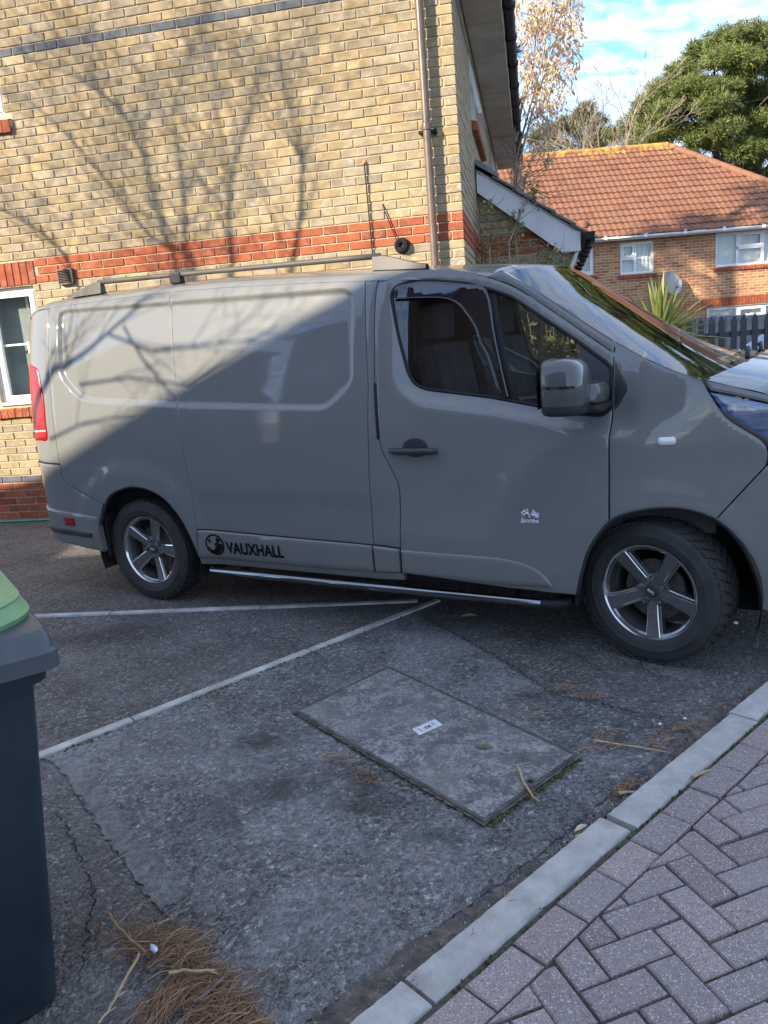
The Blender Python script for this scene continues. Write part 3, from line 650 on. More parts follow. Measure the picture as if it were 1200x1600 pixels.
for i in range(44):
    p=MB(); yy=-.35+i*.21; p.tube([(.40,yy+.105,4.67),(.20,yy+.105,4.80)],.045,8); p.build('eaves_tile',M['roof_dark'],house,True)
b=MB(); b.add([(.43,-.4,4.66),(.43,8.95,4.66),(-4.5,8.95,8.1),(-4.5,-.4,8.1),(-9.43,-.4,4.66),(-9.43,8.95,4.66),(.43,-.4,4.78),(.43,8.95,4.78),(-4.5,8.95,8.24),(-4.5,-.4,8.24),(-9.43,-.4,4.78),(-9.43,8.95,4.78)],[(0,1,2,3),(3,2,5,4),(6,7,8,9),(9,8,11,10),(0,1,7,6),(4,5,11,10),(0,3,9,6),(3,4,10,9),(1,2,8,7),(2,5,11,8)]); b.build('roof',M['roof_dark'],house)
def bricktex(name,c1,c2,mort,scale=1.,rot=0.):
    m=NT(name); t=m.n('ShaderNodeTexCoord'); mp=m.n('ShaderNodeMapping'); m.l(t.outputs['Object'],mp.inputs[0]); mp.inputs['Rotation'].default_value=(R_(90),0,rot)
    br=m.n('ShaderNodeTexBrick'); m.l(mp.outputs[0],br.inputs['Vector']); br.inputs['Scale'].default_value=1; br.inputs['Brick Width'].default_value=.225; br.inputs['Row Height'].default_value=.075; br.inputs['Mortar Size'].default_value=.006
    br.inputs['Color1'].default_value=(*c1,1); br.inputs['Color2'].default_value=(*c2,1); br.inputs['Mortar'].default_value=(*mort,1)
    g=m.noise(m.coord(),3,5,.6); c=m.mix(m.rng(g,.35,.7,0,.5),br.outputs['Color'],m.mix(1.,br.outputs['Color'],(.6,.58,.55),'MULTIPLY'))
    m.set(Base_Color=c,Roughness=.9); m.bump(m.math('SUBTRACT',1.,br.outputs['Fac']),.5,.006); return m.mat
M['gable_tex']=bricktex('buff_brick_far',(.42,.33,.19),(.34,.28,.19),(.46,.39,.29))
b=MB(); b.add([(-9,.02,5.2),(-.01,.02,5.2),(-.01,.02,4.9),(-.5,.02,5.25),(-4.5,.02,8.05),(-8.6,.02,5.2)],[(0,1,3,4,5)]); b.build('gable',M['gable_tex'],house,recalc=False)
b=MB(); b.add([(-9,9,-.1),(-.01,9,-.1),(-.01,9,4.7),(-4.5,9,8.05),(-9,9,4.7),(-9,.02,-.1),(-9,.02,4.7)],[(0,1,2,3,4),(0,4,6,5)]); b.build('rear_wall',M['gable_tex'],house,recalc=False)
# ------------------------------------------------------------------ lean-to porch (part of the house)
PY=2.06
def pr_(x): return 3.275-(x-0)*.70        # roof top line
porch=MB(); porch.box((.5,PY+.06,1.2),(.92,.1,2.6))
porch.add([(0,PY+.02,2.3),(.95,PY+.02,2.3),(.95,PY+.02,2.32),(0,PY+.02,2.98)],[(0,1,2,3)])
pw=porch.build('porch_wall',M['mortar'],house,recalc=False)
pb=MB()
for cx,cz,L,H,mt in courses(.02,.955,2.95,[],phase=.04):
    if cz>2.98-(cx)*.70: continue
    vs,fs=unitL(L,H); pb.add([(x+cx,y+PY+.0,z+cz) for x,y,z in vs],fs,mats.index(mt),random.random())
o=pb.build('bricks',[M[k] for k in mats],pw,attr=True,recalc=False); o['kind']='stuff'
b=MB(); b.box((.95,PY+1.2,1.2),(.1,2.2,2.4)); b.build('porch_return_wall',M['gable_tex'],house)
b=MB(); poly=[(.012,3.205),(1.075,2.475),(1.075,2.285),(.90,2.265),(.012,2.975)]; b.prism(poly,lambda x,z:(x,PY-.10,z),lambda x,z:(x,PY-.075,z)); bb=b.build('barge_board',M['fascia'],house)
p=MB(); p.box((.99,PY-.085,2.375),(.17,.045,.20),bev=.004); p.build('board_end',M['fascia'],bb)
b=MB(); poly=[(.0,3.22),(1.12,2.45),(1.12,2.42),(0,3.18)]; b.prism(poly,lambda x,z:(x,PY-.10,z),lambda x,z:(x,PY+2.3,z)); proof=b.build('porch_roof',M['roof_dark'],house)
NT_=5
for i in range(NT_):           # stepped verge tiles and the rows behind them
    x0=.18+i*.20; x1=x0+.25
    for j in range(9):
        yy=PY-.14+j*.27; p=MB(); z0=pr_(x0)-.035; z1=pr_(x1)-.010
        arr=[]
        for u in range(7):
            t=u/6; hz=.022*math.sin(math.pi*t*2+.4); arr.append((yy+.265*t,hz))
        vs=[(x0,y,z0+h) for y,h in arr]+[(x1,y,z1+h) for y,h in arr]+[(x0,y,z0+h-.024) for y,h in arr]+[(x1,y,z1+h-.028) for y,h in arr]
        fs=[(u,u+1,8+u,7+u) for u in range(6)]+[(14+u,15+u,22+u,21+u) for u in range(6)]+[(7+u,8+u,22+u,21+u) for u in range(6)]+[(0,7,21,14),(6,13,27,20)]
        p.add(vs,fs); p.build('roof_tile',M['roof_dark'],proof,True,auto=40)
b=MB(); poly=[(.008,3.30),(.06,3.275),(.25,3.13),(.235,3.10),(.008,3.25)]; b.prism(poly,lambda x,z:(x,PY-.15,z),lambda x,z:(x,PY+2.3,z)); b.build('lead_flashing',M['lead'],house)
b=MB(); n=10; cx,cz=1.165,2.455; pr=[(cx+.058*math.cos(math.pi+math.pi*k/n),cz+.075*math.sin(math.pi+math.pi*k/n)) for k in range(n+1)]; b.prism(pr,lambda x,z:(x,PY-.17,z),lambda x,z:(x,PY+2.3,z)); pg=b.build('porch_gutter',M['black_plastic'],house)
b=MB(); b.tube([(1.05,PY-.06,2.30),(.93,PY-.06,2.02),(.93,PY-.06,1.7)],.022,6); b.build('porch_bracket',M['fascia'],house)
pts=[(1.16,PY-.02,2.38),(1.16,PY-.01,2.30),(1.09,PY+.0,2.16),(1.01,PY+.0,2.04),(.985,PY,1.9),(.985,PY,.1)]; b=MB(); b.tube(pts,.032,10); dp2=b.build('porch_downpipe',M['black_plastic'],house,True)
for t in range(9):
    p=MB(); f=t/8; q=Vector((1.16,PY-.01,2.32)).lerp(Vector((.99,PY,1.98)),f); p.lathe([(.03,-.018),(.045,-.012),(.047,.004),(.03,.018)],12,'Z',q,M=Matrix.Rotation(R_(24),3,'Y')); p.build('pipe_joint',M['black_plastic'],dp2,True)
BZ=[.10,.20,.30,.45,.70,.95,1.15,1.30,1.45,1.60,1.75,1.85,1.92,2.0]
BW=[.88,.905,.935,.955,.970,.973,.966,.952,.932,.906,.874,.846,.815,.77]
def base(z):
    if z<=BZ[0]: return BW[0]
    if z>=BZ[-1]: return BW[-1]
    i=0
    while z>BZ[i+1]: i+=1
    h=BZ[i+1]-BZ[i]; t=(z-BZ[i])/h
    def m(k):
        if k==0: return (BW[1]-BW[0])/(BZ[1]-BZ[0])
        if k==len(BZ)-1: return (BW[-1]-BW[-2])/(BZ[-1]-BZ[-2])
        return (BW[k+1]-BW[k-1])/(BZ[k+1]-BZ[k-1])
    return (2*t**3-3*t*t+1)*BW[i]+(t**3-2*t*t+t)*h*m(i)+(-2*t**3+3*t*t)*BW[i+1]+(t**3-t*t)*h*m(i+1)
def wid(x,z):
    w=base(z)
    d=-.70-x
    if d>0: d=min(d/.275,.999); w-=.17*(1-math.sqrt(1-d*d))
    if x>2.6: w-=.10*((x-2.6)/1.0)**2
    w-=.10*sst(1.25,1.85,z)*sst(2.2,3.0,x)
    return w
import numpy as np
# ------------------------------------------------------------------ van surface: half width over (x along the van, z up)
REC=[(-0.565,1.832),(-0.55,1.863),(-0.5,1.872),(0.431,1.838),(1.598,1.796),(1.645,1.768),(1.66,1.729),(1.658,1.355),(1.632,1.309),(1.512,1.216),(1.452,1.198),(0.449,1.240),(-0.276,1.289),(-0.391,1.32),(-0.517,1.432),(-0.55,1.494)]
def cr(pts,n=6,closed=False):
    P=[Vector((*p,0)).to_2d() if len(p)==2 else Vector(p) for p in pts]; out=[]; N=len(P)
    for i in range(N if closed else N-1):
        p0=P[(i-1)%N] if closed or i>0 else P[i]*2-P[i+1]; p1=P[i]; p2=P[(i+1)%N]; p3=P[(i+2)%N] if closed or i+2<N else p2*2-p1
        for k in range(n):
            t=k/n; out.append(.5*((2*p1)+(p2-p0)*t+(2*p0-5*p1+4*p2-p3)*t*t+(3*p1-p0-3*p2+p3)*t**3))
    if not closed: out.append(P[-1])
    return [tuple(q) for q in out]
def soften(poly,r=.03,n=4):
    out=[]; N=len(poly)
    for i in range(N):
        a,b,c=Vector(poly[i-1]),Vector(poly[i]),Vector(poly[(i+1)%N]); u=(a-b);v=(c-b); k=min(r,u.length*.45,v.length*.45); p=b+u.normalized()*k; q=b+v.normalized()*k
        for j in range(n+1): t=j/n; out.append(tuple(p*(1-t)**2+b*2*t*(1-t)+q*t*t))
    return out
def dens(poly,step,closed=True):
    out=[]; N=len(poly)
    for i in range(N if closed else N-1):
        a=Vector(poly[i]); b=Vector(poly[(i+1)%N]); k=max(1,int(math.ceil((b-a).length/step)))
        for j in range(k): out.append(tuple(a.lerp(b,j/k)))
    if not closed: out.append(tuple(poly[-1]))
    return out
RECS=soften(REC,.05); RECA=np.array(RECS)
def pip(pts,poly):
    pts=np.asarray(pts,float); P=np.asarray(poly,float); Q=np.roll(P,-1,0); x,y=pts[:,0][:,None],pts[:,1][:,None]
    c=((P[:,1]>y)!=(Q[:,1]>y)); dx=np.where(np.abs(Q[:,1]-P[:,1])<1e-12,1e-12,Q[:,1]-P[:,1])
    xi=(Q[:,0]-P[:,0])*(y-P[:,1])/dx+P[:,0]
    return (np.sum(c&(x<xi),1)%2)==1
def pdist(pts,poly):
    pts=np.asarray(pts,float); P=np.asarray(poly,float); Q=np.roll(P,-1,0); D=Q-P; L=np.maximum((D**2).sum(1),1e-12)
    t=np.clip(((pts[:,None,:]-P)*D).sum(2)/L,0,1); C=P+t[:,:,None]*D
    return np.sqrt(((pts[:,None,:]-C)**2).sum(2)).min(1)
def surf(pts):
    pts=np.asarray(pts,float).reshape(-1,2); w=np.array([wid(x,z) for x,z in pts]); x,z=pts[:,0],pts[:,1]
    ss=lambda a,b,t:(lambda u:u*u*(3-2*u))(np.clip((t-a)/(b-a),0,1))
    sd=pdist(pts,RECA)*np.where(pip(pts,RECA),-1,1)
    w=w-.021*ss(.003,-.026,sd)
    r=np.hypot(x-3.098,z-.335); w=w+.008*(1-ss(.44,.56,r))*ss(3.7,3.3,x)
    k=ss(2.48,2.22,x); re=(1-k)*r+k*(.79+(z-.565)); u=np.clip((1.0-re)/.21,0,1); w=w+.022*u*u*ss(1.18,1.0,z)*ss(1.60,2.1,x)*ss(3.35,3.0,x)
    zb=np.interp(x,[1.9,1.99,2.046,2.374,2.637,2.768,2.93,3.0],[1.36,1.300,1.275,1.228,1.174,1.143,1.125,1.118]); w=w-.045*ss(zb-.085,zb-.002,z)*ss(1.84,1.98,x)*ss(3.08,2.94,x)
    r2=np.hypot(x-.0,z-.335); w=w+.012*(1-ss(.50,.63,r2))
    w=w-.010*ss(.78,.66,z)*ss(.45,.62,x)*ss(2.0,1.6,x)
    return w
def offs(poly,d):
    """inset a polygon (any winding) by d"""
    A=sum(poly[i][0]*poly[(i+1)%len(poly)][1]-poly[(i+1)%len(poly)][0]*poly[i][1] for i in range(len(poly))); s=1 if A>0 else -1; out=[]; N=len(poly)
    for i in range(N):
        p0,p1,p2=Vector(poly[i-1]),Vector(poly[i]),Vector(poly[(i+1)%N]); a=(p1-p0).normalized(); b=(p2-p1).normalized(); n1=Vector((-a.y,a.x))*s; n2=Vector((-b.y,b.x))*s; k=n1+n2
        k=k/max(.5,k.length_squared/2); out.append(tuple(p1+k*d))
    return out
def panel(name,outer,mat,parent,holes=(),off=0.,gap=.0028,depth=.03,grid=.02,roll=.0016,extra=(),mirror=True,fn=None,z_flat=None,smooth=True):
    loops=[dens(offs(outer,gap),.022)]+[dens(offs(h,-gap),.022) for h in holes]
    inner=[offs(loops[0],.006)]+[offs(l,-.006) for l in loops[1:]]
    xs=[p[0] for p in loops[0]]; zs_=[p[1] for p in loops[0]]
    g=[(x,z) for x in np.arange(min(xs)+.011,max(xs),grid) for z in np.arange(min(zs_)+.011,max(zs_),grid)]
    g+=[tuple(p) for p in extra]
    if g:
        g=np.array(g); ok=pip(g,loops[0])&(pdist(g,loops[0])>.013)
        for l in loops[1:]: ok&=~pip(g,l)&(pdist(g,l)>.013)
        g=[tuple(p) for p in g[ok]]
    pts=[];edges=[]; lid=[]
    for l in loops:
        b=len(pts); pts+=l; edges+=[(b+i,b+(i+1)%len(l)) for i in range(len(l))]; lid.append((b,len(l)))
    nb=len(pts)
    for l in inner:
        q=np.array(l); ok=pip(q,loops[0])&(pdist(q,loops[0])>.003)
        for h in loops[1:]: ok&=~pip(q,h)&(pdist(q,h)>.003)
        pts+=[tuple(p) for p in q[ok]]
    pts+=g
    V,E,F,ov,oe,of=delaunay_2d_cdt([Vector(p) for p in pts],edges,[],0,1e-7,True)
    V=np.array([tuple(v) for v in V]); cen=np.array([V[list(f)].mean(0) for f in F]); ok=pip(cen,loops[0])
    for l in loops[1:]: ok&=~pip(cen,l)
    W=(fn or surf)(V)+off
    isb=np.zeros(len(V),bool)
    m_in={}
    for i,o in enumerate(ov):
        for k in o:
            m_in[k]=i
            if k<nb: isb[i]=True
    W=W-np.where(isb,roll,0)
    vs=[(V[i][0],-W[i],V[i][1]) for i in range(len(V))]; fs=[]
    for k,f in enumerate(F):
        if not ok[k]: continue
        a,b,c=[Vector(vs[i]) for i in f[:3]]; n=(b-a).cross(c-a)
        fs.append(tuple(f) if n.y<0 else tuple(reversed(f)))
    mb=MB(); mb.add(vs,fs)
    for b,n in lid:
        idx=[m_in[b+i] for i in range(n)]; rv=[vs[i] for i in idx]; rv2=[(v[0],v[1]+depth,v[2]) for v in rv]
        mb.add(rv+rv2,[(i,(i+1)%n,n+(i+1)%n,n+i) for i in range(n)])
    o=mb.build(name,mat,parent,smooth,recalc=False)
    if mirror:
        c=inst(o,name,parent); c.scale=(1,-1,1)
    return o
VA=-.5249; V0=(-1.062,5.6187,0)
van=tag(empty('panel_van',V0,VA),'glossy grey panel van with roof rails parked beside the brick house','van')
mm=NT('van_paint'); v=mm.coord(); c=mm.ramp(mm.noise(v,2.,4,.6),[(.3,(.158,.164,.164)),(.7,(.170,.176,.175))])
dust=mm.rng(mm.noise(v,5.,6,.7,.4),.45,.75,0,.10); c=mm.mix(dust,c,(.26,.25,.23)); zz=mm.n('ShaderNodeSeparateXYZ'); mm.l(v,zz.inputs[0]); c=mm.mix(mm.math('MULTIPLY',mm.rng(zz.outputs[2],.75,.30,0,1),mm.rng(mm.noise(v,9,6,.7,.3),.35,.7,.05,.45)),c,(.20,.175,.145)); mm.set(Base_Color=c,Roughness=.32,Coat_Weight=1.,Coat_Roughness=mm.rng(mm.noise(v,3.5,5,.7),.35,.75,.02,.085),Specular_IOR_Level=.06)
pb=mm.n('ShaderNodeBump'); pb.inputs['Strength'].default_value=.035; pb.inputs['Distance'].default_value=.02; mm.l(mm.noise(v,2.6,2,.5),pb.inputs['Height']); mm.l(pb.outputs[0],mm.b.inputs['Coat Normal'])
M['paint']=mm.mat
M['mirror_paint']=plain('gloss_mirror_cap',(.085,.088,.09),.3,coat=1.,nvar=.06,spec=.1)
M['rail']=plain('grey_rail',(.075,.07,.066),.5,nvar=.15,spec=.3)
M['trim']=plain('dark_grey_trim',(.03,.031,.034),.45,nvar=.2,bump=.15,bscale=400)
M['rubber']=plain('tyre_rubber',(.027,.027,.028),.72,nvar=.35,nscale=9,bump=.2,bscale=200)
M['cavity']=plain('dark_cavity',(.012,.012,.013),.9,nvar=.3)
M['red_lens']=plain('red_lens',(.30,.002,.006),.3,coat=.2,nvar=.15)
M['chrome']=plain('polished_steel',(.55,.56,.58),.12,metal=1.,nvar=.06)
M['bar_metal']=plain('dark_chrome',(.22,.23,.25),.12,metal=1.,nvar=.08)
M['alloy']=plain('grey_alloy',(.20,.205,.215),.22,metal=.8,coat=1.,nvar=.12,nscale=18)
M['alloy_cut']=plain('cut_alloy_lip',(.60,.61,.63),.16,metal=1.,nvar=.08)
M['disc']=plain('brake_disc',(.10,.09,.085),.5,metal=.6,nvar=.3,nscale=20)
M['clear_lens']=plain('clear_lens',(.70,.70,.68),.12,coat=1.,nvar=.08)
recx=[]
for d in (-.03,-.022,-.014,-.006,.002,.008): recx+=dens(offs(RECS,-d),.02)
ZR=cr([(-1.0,1.955),(-.673,1.968),(.395,1.968),(1.2,1.930),(1.748,1.892),(2.2,1.853),(2.411,1.812),(2.7,1.70)],8)
def zr(x):
    for i in range(len(ZR)-1):
        if ZR[i][0]<=x<=ZR[i+1][0]: t=(x-ZR[i][0])/(ZR[i+1][0]-ZR[i][0]+1e-9); z=lerp(ZR[i][1],ZR[i+1][1],t); break
    else: z=ZR[0][1] if x<0 else ZR[-1][1]
    d=(-.72-x)/.26
    if d>0: z-=.10*(1-math.sqrt(max(0,1-min(d,.999)**2)))
    return z
def zt(x): return zr(x)-.075
top=lambda a,b,n=12:[(lerp(a,b,i/n),zt(lerp(a,b,i/n))) for i in range(n+1)]
shut=[(-.655,zt(-.655)),(-.650,1.699),(-.636,1.397),(-.625,.90)]
seam=[(.395,zt(.395)),(.453,1.227),(.492,.717),(.492,.515)]
bpil=[(1.722,zt(1.722)),(1.745,1.32),(1.70,.488)]
drear=cr([(1.83,zt(1.83)),(1.788,1.788-.02),(1.783,1.38),(1.794,1.044),(1.849,.905),(1.885,.818),(1.888,.742),(1.868,.482)],4)
rarch=cr([(-.345,.50),(-.315,.56),(-.206,.697),(-.05,.757),(.07,.765),(.18,.742),(.28,.691),(.383,.575),(.447,.415),(.462,.332)],5)
farch=cr([(2.768,.316),(2.795,.428),(2.838,.554),(2.925,.677),(3.018,.723),(3.138,.744),(3.249,.734),(3.355,.688),(3.436,.602),(3.485,.507),(3.521,.383),(3.529,.283)],5)
iw=lambda pts,x:min(range(len(pts)),key=lambda i:abs(pts[i][0]-x))
# cargo side
panel('quarter_panel',shut+[(-.627,.806),(-.592,.763),(-.267,.644)]+[p for p in rarch if p[0]>-.262]+[(.492,.332)][:0]+[(.492,.515)]+seam[::-1][1:]+top(.395,-.655)[1:-1],M['paint'],van,extra=recx,gap=.0013,roll=.0008)
panel('side_panel',seam[::-1]+top(.395,1.722)[1:]+bpil[1:]+[(1.1,.500)],M['paint'],van,extra=recx,gap=.0013,roll=.0008)
panel('pillar_panel',bpil[::-1]+top(1.722,1.83,4)[1:]+drear[1:]+[(1.868,.482)],M['paint'],van)
# rear corner with bumper
panel('rear_pillar',[(-.93,1.0),(-.93,1.84)]+[(-.9,zt(-.9)),(-.8,zt(-.8)),(-.655,zt(-.655))]+shut[1:]+[(-.93,.913)],M['paint'],van)
panel('rear_bumper',[(-.93,.905),(-.625,.895),(-.627,.806),(-.592,.763),(-.267,.644),(-.315,.56),(-.345,.50),(-.353,.40),(-.355,.31),(-.606,.335),(-.83,.36),(-.93,.40)],M['paint'],van,off=.004)
panel('bumper_step',[(-.93,.60),(-.33,.558),(-.345,.50),(-.353,.40),(-.356,.316),(-.606,.338),(-.83,.362),(-.93,.40)],M['paint'],van,off=.018,roll=.006)
panel('bumper_strip',[(-.93,.468),(-.817,.463),(-.60,.453),(-.412,.442),(-.421,.415),(-.6,.420),(-.797,.427),(-.93,.432)],M['trim'],van,off=.028,gap=0)
panel('reflector',soften([(-.666,.541),(-.571,.541),(-.57,.488),(-.665,.487)],.01),M['red_lens'],van,off=.026,gap=0,grid=.02)
panel('tail_lamp',cr([(-.93,1.56),(-.80,1.535),(-.750,1.503),(-.722,1.40),(-.704,1.318),(-.706,1.18),(-.713,1.062),(-.80,1.055),(-.93,1.05)],3),M['red_lens'],van,off=.007,gap=0,grid=.02,roll=.004)
panel('lamp_band',[(-.93,1.115),(-.711,1.125),(-.712,1.115),(-.93,1.105)],M['clear_lens'],van,off=.009,gap=0,mirror=False)
# sill mouldings and the door moulding
panel('sill_moulding',[(.502,.512),(1.1,.497),(1.692,.486),(1.683,.331),(1.1,.331),(.468,.334)],M['paint'],van,off=.012,roll=.006)
panel('sill_moulding',[(1.698,.486),(1.862,.481),(1.853,.347),(1.690,.331)],M['paint'],van,off=.012,roll=.006)
panel('door_moulding',[(1.872,.480),(2.2,.480)]+cr([(2.398,.478),(2.50,.465),(2.585,.436),(2.64,.395),(2.671,.347)],4)+[(2.448,.336),(1.862,.348)],M['paint'],van,off=.013,roll=.006)
panel('sill',[(.455,.334),(1.69,.329),(1.86,.345),(1.86,.30),(1.69,.285),(.455,.285)],M['paint'],van,off=-.012)
WINP=[(1.868,1.735),(1.882,1.772),(1.927,1.788),(2.041,1.790),(2.24,1.757),(2.365,1.716),(2.464,1.675),(2.613,1.568),(2.759,1.467),(2.901,1.36),(2.925,1.335),(2.928,1.165),(2.889,1.132),(2.768,1.146),(2.637,1.177),(2.374,1.231),(2.046,1.278),(1.988,1.301),(1.951,1.351),(1.909,1.526)]
WINS=soften(WINP,.03,3)
dtop=cr([(1.83,zt(1.83)-.0),(1.86,1.812),(1.93,1.835),(2.05,1.836),(2.25,1.803),(2.38,1.760),(2.48,1.714),(2.63,1.612),(2.79,1.497),(2.932,1.395)],4)
door=panel('front_door',drear[1:]+[(1.862,.351),(2.448,.319),(2.768,.316)]+[p for p in farch if 2.768<p[0]<2.926]+[(2.928,.68),(2.932,1.1),(2.932,1.376)]+dtop[::-1][:-1],M['paint'],van,holes=[WINS])
wsn=cr([(2.411,1.801),(2.53,1.723),(2.656,1.638),(2.80,1.537),(2.941,1.441),(3.06,1.372),(3.176,1.315),(3.311,1.270)],4)
panel('pillar_frame',dtop[1:]+[(2.9345,1.4425)]+[p for p in wsn[::-1] if p[0]<2.93]+top(2.411,1.83,6)[1:],M['paint'],van)
wsl=[p for p in wsn if p[0]>2.94]
panel('front_wing',[(2.932,.68),(2.932,1.1),(2.933,1.376),(2.9345,1.4425)]+wsl[:-1]+[(3.292,1.268)]+cr([(3.305,1.245),(3.317,1.221),(3.361,1.147),(3.397,1.107),(3.444,1.071),(3.498,1.033),(3.531,.994),(3.540,.955),(3.533,.913)],3)+[(3.352,.690)]+[p for p in farch[::-1] if 2.93<p[0]<3.352],M['paint'],van)
def nosefn(pts): return surf(pts)-np.array([.30*max(0,(p[0]-3.62)/.4)**2 for p in pts])
panel('front_bumper',[(3.352,.690),(3.533,.913),(3.62,.93),(3.80,.90),(3.93,.86),(3.93,.30),(3.75,.26)]+[p for p in farch[::-1] if p[0]>3.352],M['paint'],van,fn=nosefn)
panel('grille_trim',[(3.542,.955),(3.533,.918),(3.62,.935),(3.93,.865),(3.93,.90),(3.7,.965)],M['trim'],van,fn=nosefn,off=-.01,gap=0)
panel('head_lamp',[(3.318,1.219),(3.364,1.149),(3.40,1.109),(3.447,1.073),(3.50,1.035),(3.535,.994),(3.545,.965),(3.70,.97),(3.84,.95),(3.87,1.0),(3.80,1.07),(3.65,1.13),(3.533,1.163)],None,van,fn=nosefn,gap=.003,off=-.004,depth=.05) if False else None
mm=NT('head_lamp_lens'); mm.set(Base_Color=(.03,.045,.075),Roughness=.06,Coat_Weight=1.,Coat_Roughness=.01,Specular_IOR_Level=.8); f=mm.noise(mm.coord('Object',(3,3,18)),3,2); mm.set(Base_Color=mm.ramp(f,[(.35,(.03,.06,.14)),(.6,(.10,.17,.32))])); M['lamp_lens']=mm.mat
panel('head_lamp',[(3.318,1.219),(3.364,1.149),(3.40,1.109),(3.447,1.073),(3.50,1.035),(3.535,.994),(3.545,.965),(3.70,.97),(3.84,.95),(3.87,1.0),(3.80,1.07),(3.65,1.13),(3.533,1.163)],M['lamp_lens'],van,fn=nosefn,gap=.003,off=-.004,depth=.05)
panel('lamp_surround',[(3.33,1.170),(3.39,1.095),(3.447,1.055),(3.50,1.02),(3.535,.985),(3.55,.955),(3.80,.93),(3.84,.95),(3.70,.972),(3.58,.99),(3.53,1.03),(3.45,1.085),(3.40,1.125)],M['trim'],van,fn=nosefn,off=-.001,gap=0,roll=.003)
panel('side_repeater',soften([(3.128,1.010),(3.198,1.010),(3.198,1.043),(3.128,1.043)],.015),M['clear_lens'],van,off=.010,gap=0,grid=.015,roll=.006)
panel('bonnet_side',[(3.300,1.268),(3.42,1.233),(3.532,1.199),(3.75,1.10),(3.88,1.0),(3.86,.985),(3.80,1.072),(3.65,1.132),(3.533,1.166),(3.42,1.199),(3.322,1.224)],M['paint'],van,fn=nosefn,gap=.002)
# ---- bonnet, windscreen and roof as crowned strips across the van
def across(name,edge,bx,bz,mat,smooth=True,n=24,inset=0.,dz=0.,fn=nosefn):
    vs=[];fs=[]
    w=fn(np.array(edge))-inset
    for i,(x,z) in enumerate(edge):
        t=i/(len(edge)-1)
        for k in range(n+1):
            v=-1+2*k/n; s=1-abs(v)**2.4; vs.append((x+bx(t)*s,v*w[i],z+dz+bz(t)*s))
    N=n+1
    for i in range(len(edge)-1):
        for k in range(n): fs.append((i*N+k,i*N+k+1,(i+1)*N+k+1,(i+1)*N+k))
    b=MB(); b.add(vs,fs); o=b.build(name,mat,van,smooth,recalc=False)
    if o.data.polygons[0].normal.z<0: o.data.flip_normals()
    return o
across('bonnet',cr([(3.300,1.270),(3.42,1.234),(3.532,1.200),(3.75,1.101),(3.88,1.001)],5),lambda t:.16+.05*t,lambda t:.055+.02*t,M['paint'])
wpx=np.polyfit([p[0] for p in wsn],[p[1] for p in wsn],3); wsm=[(2.411+.9*k/28,float(np.polyval(wpx,2.411+.9*k/28))) for k in range(29)]; wpy=np.polyfit([p[0] for p in wsn],surf(wsn),2)
across('windscreen',wsm,lambda t:.05+.03*t,lambda t:lerp(.034,.010,min(1,t*5)),M['screen_glass'],inset=.002,fn=lambda e:np.polyval(wpy,np.array(e)[:,0]))
across('cowl',[(3.27,1.262),(3.311,1.266),(3.36,1.255)],lambda t:.18,lambda t:.03,M['trim'],inset=.02,fn=surf)
vs=[];fs=[]; stn=[-.965,-.955,-.94,-.92,-.88,-.82,-.75,-.68]+[ -.6+.1*k for k in range(30)]+[2.38,2.411]; NB=14
for x in stn:
    z0=zt(x); w0=float(surf([(x,z0)])[0]); zc=zr(x)
    P=[Vector((-w0,z0)),Vector((-w0+.030,z0+.058)),Vector((-.60,zc+.010)),Vector((0,zc+.022))]; ring=[]
    for k in range(NB+1):
        t=k/NB; ring.append(P[0]*(1-t)**3+P[1]*3*t*(1-t)**2+P[2]*3*t*t*(1-t)+P[3]*t**3)
    full=ring+[Vector((-p.x,p.y)) for p in ring[::-1][1:]]
    fxt=lambda y:(.05*(1-min(1,abs(y)/w0)**2.4)*sst(2.0,2.411,x), .010*(1-min(1,abs(y)/w0)**2.4)*sst(2.2,2.411,x)*.6)
    vs+=[(x+fxt(p.x)[0],p.x,p.y+fxt(p.x)[1]*.5) for p in full]
N=2*NB+1
for i in range(len(stn)-1):
    for k in range(N-1): fs.append((i*N+k,i*N+k+1,(i+1)*N+k+1,(i+1)*N+k))
b=MB(); b.add(vs,fs); ro=b.build('roof',M['paint'],van,True,recalc=False)
if ro.data.polygons[len(ro.data.polygons)//2+NB].normal.z<0: ro.data.flip_normals()
# rear doors: flat leaf closing the back, two leaves
for s in (-1,1):
    b=MB(); zz=[.37,.6,.9,1.2,1.5,1.7,1.80,1.86]; col=[(float(surf([(-.93,z)])[0]),z) for z in zz]+[(.60,1.905),(.3,1.925),(.003,1.93)]
    pl=[(s*y,z) for y,z in col]+[(s*.003,.37)]
    b.prism(pl,lambda y,z:(-.935,y,z),lambda y,z:(-.965,y*.97,z)); b.build('rear_door',M['paint'],van)
# front face
vs=[];fs=[]
for j,z in enumerate((.30,.45,.6,.75,.86,.95,1.0)):
    w=float(nosefn(np.array([(3.90,z)]))[0])
    for k in range(17): v=-1+k/8; vs.append((3.90+.13*(1-abs(v)**2.2)-(.02 if z>.9 else 0),v*w,z))
for j in range(6):
    for k in range(16): fs.append((j*17+k,j*17+k+1,(j+1)*17+k+1,(j+1)*17+k))
b=MB(); b.add(vs,fs); b.build('nose',M['paint'],van,True)
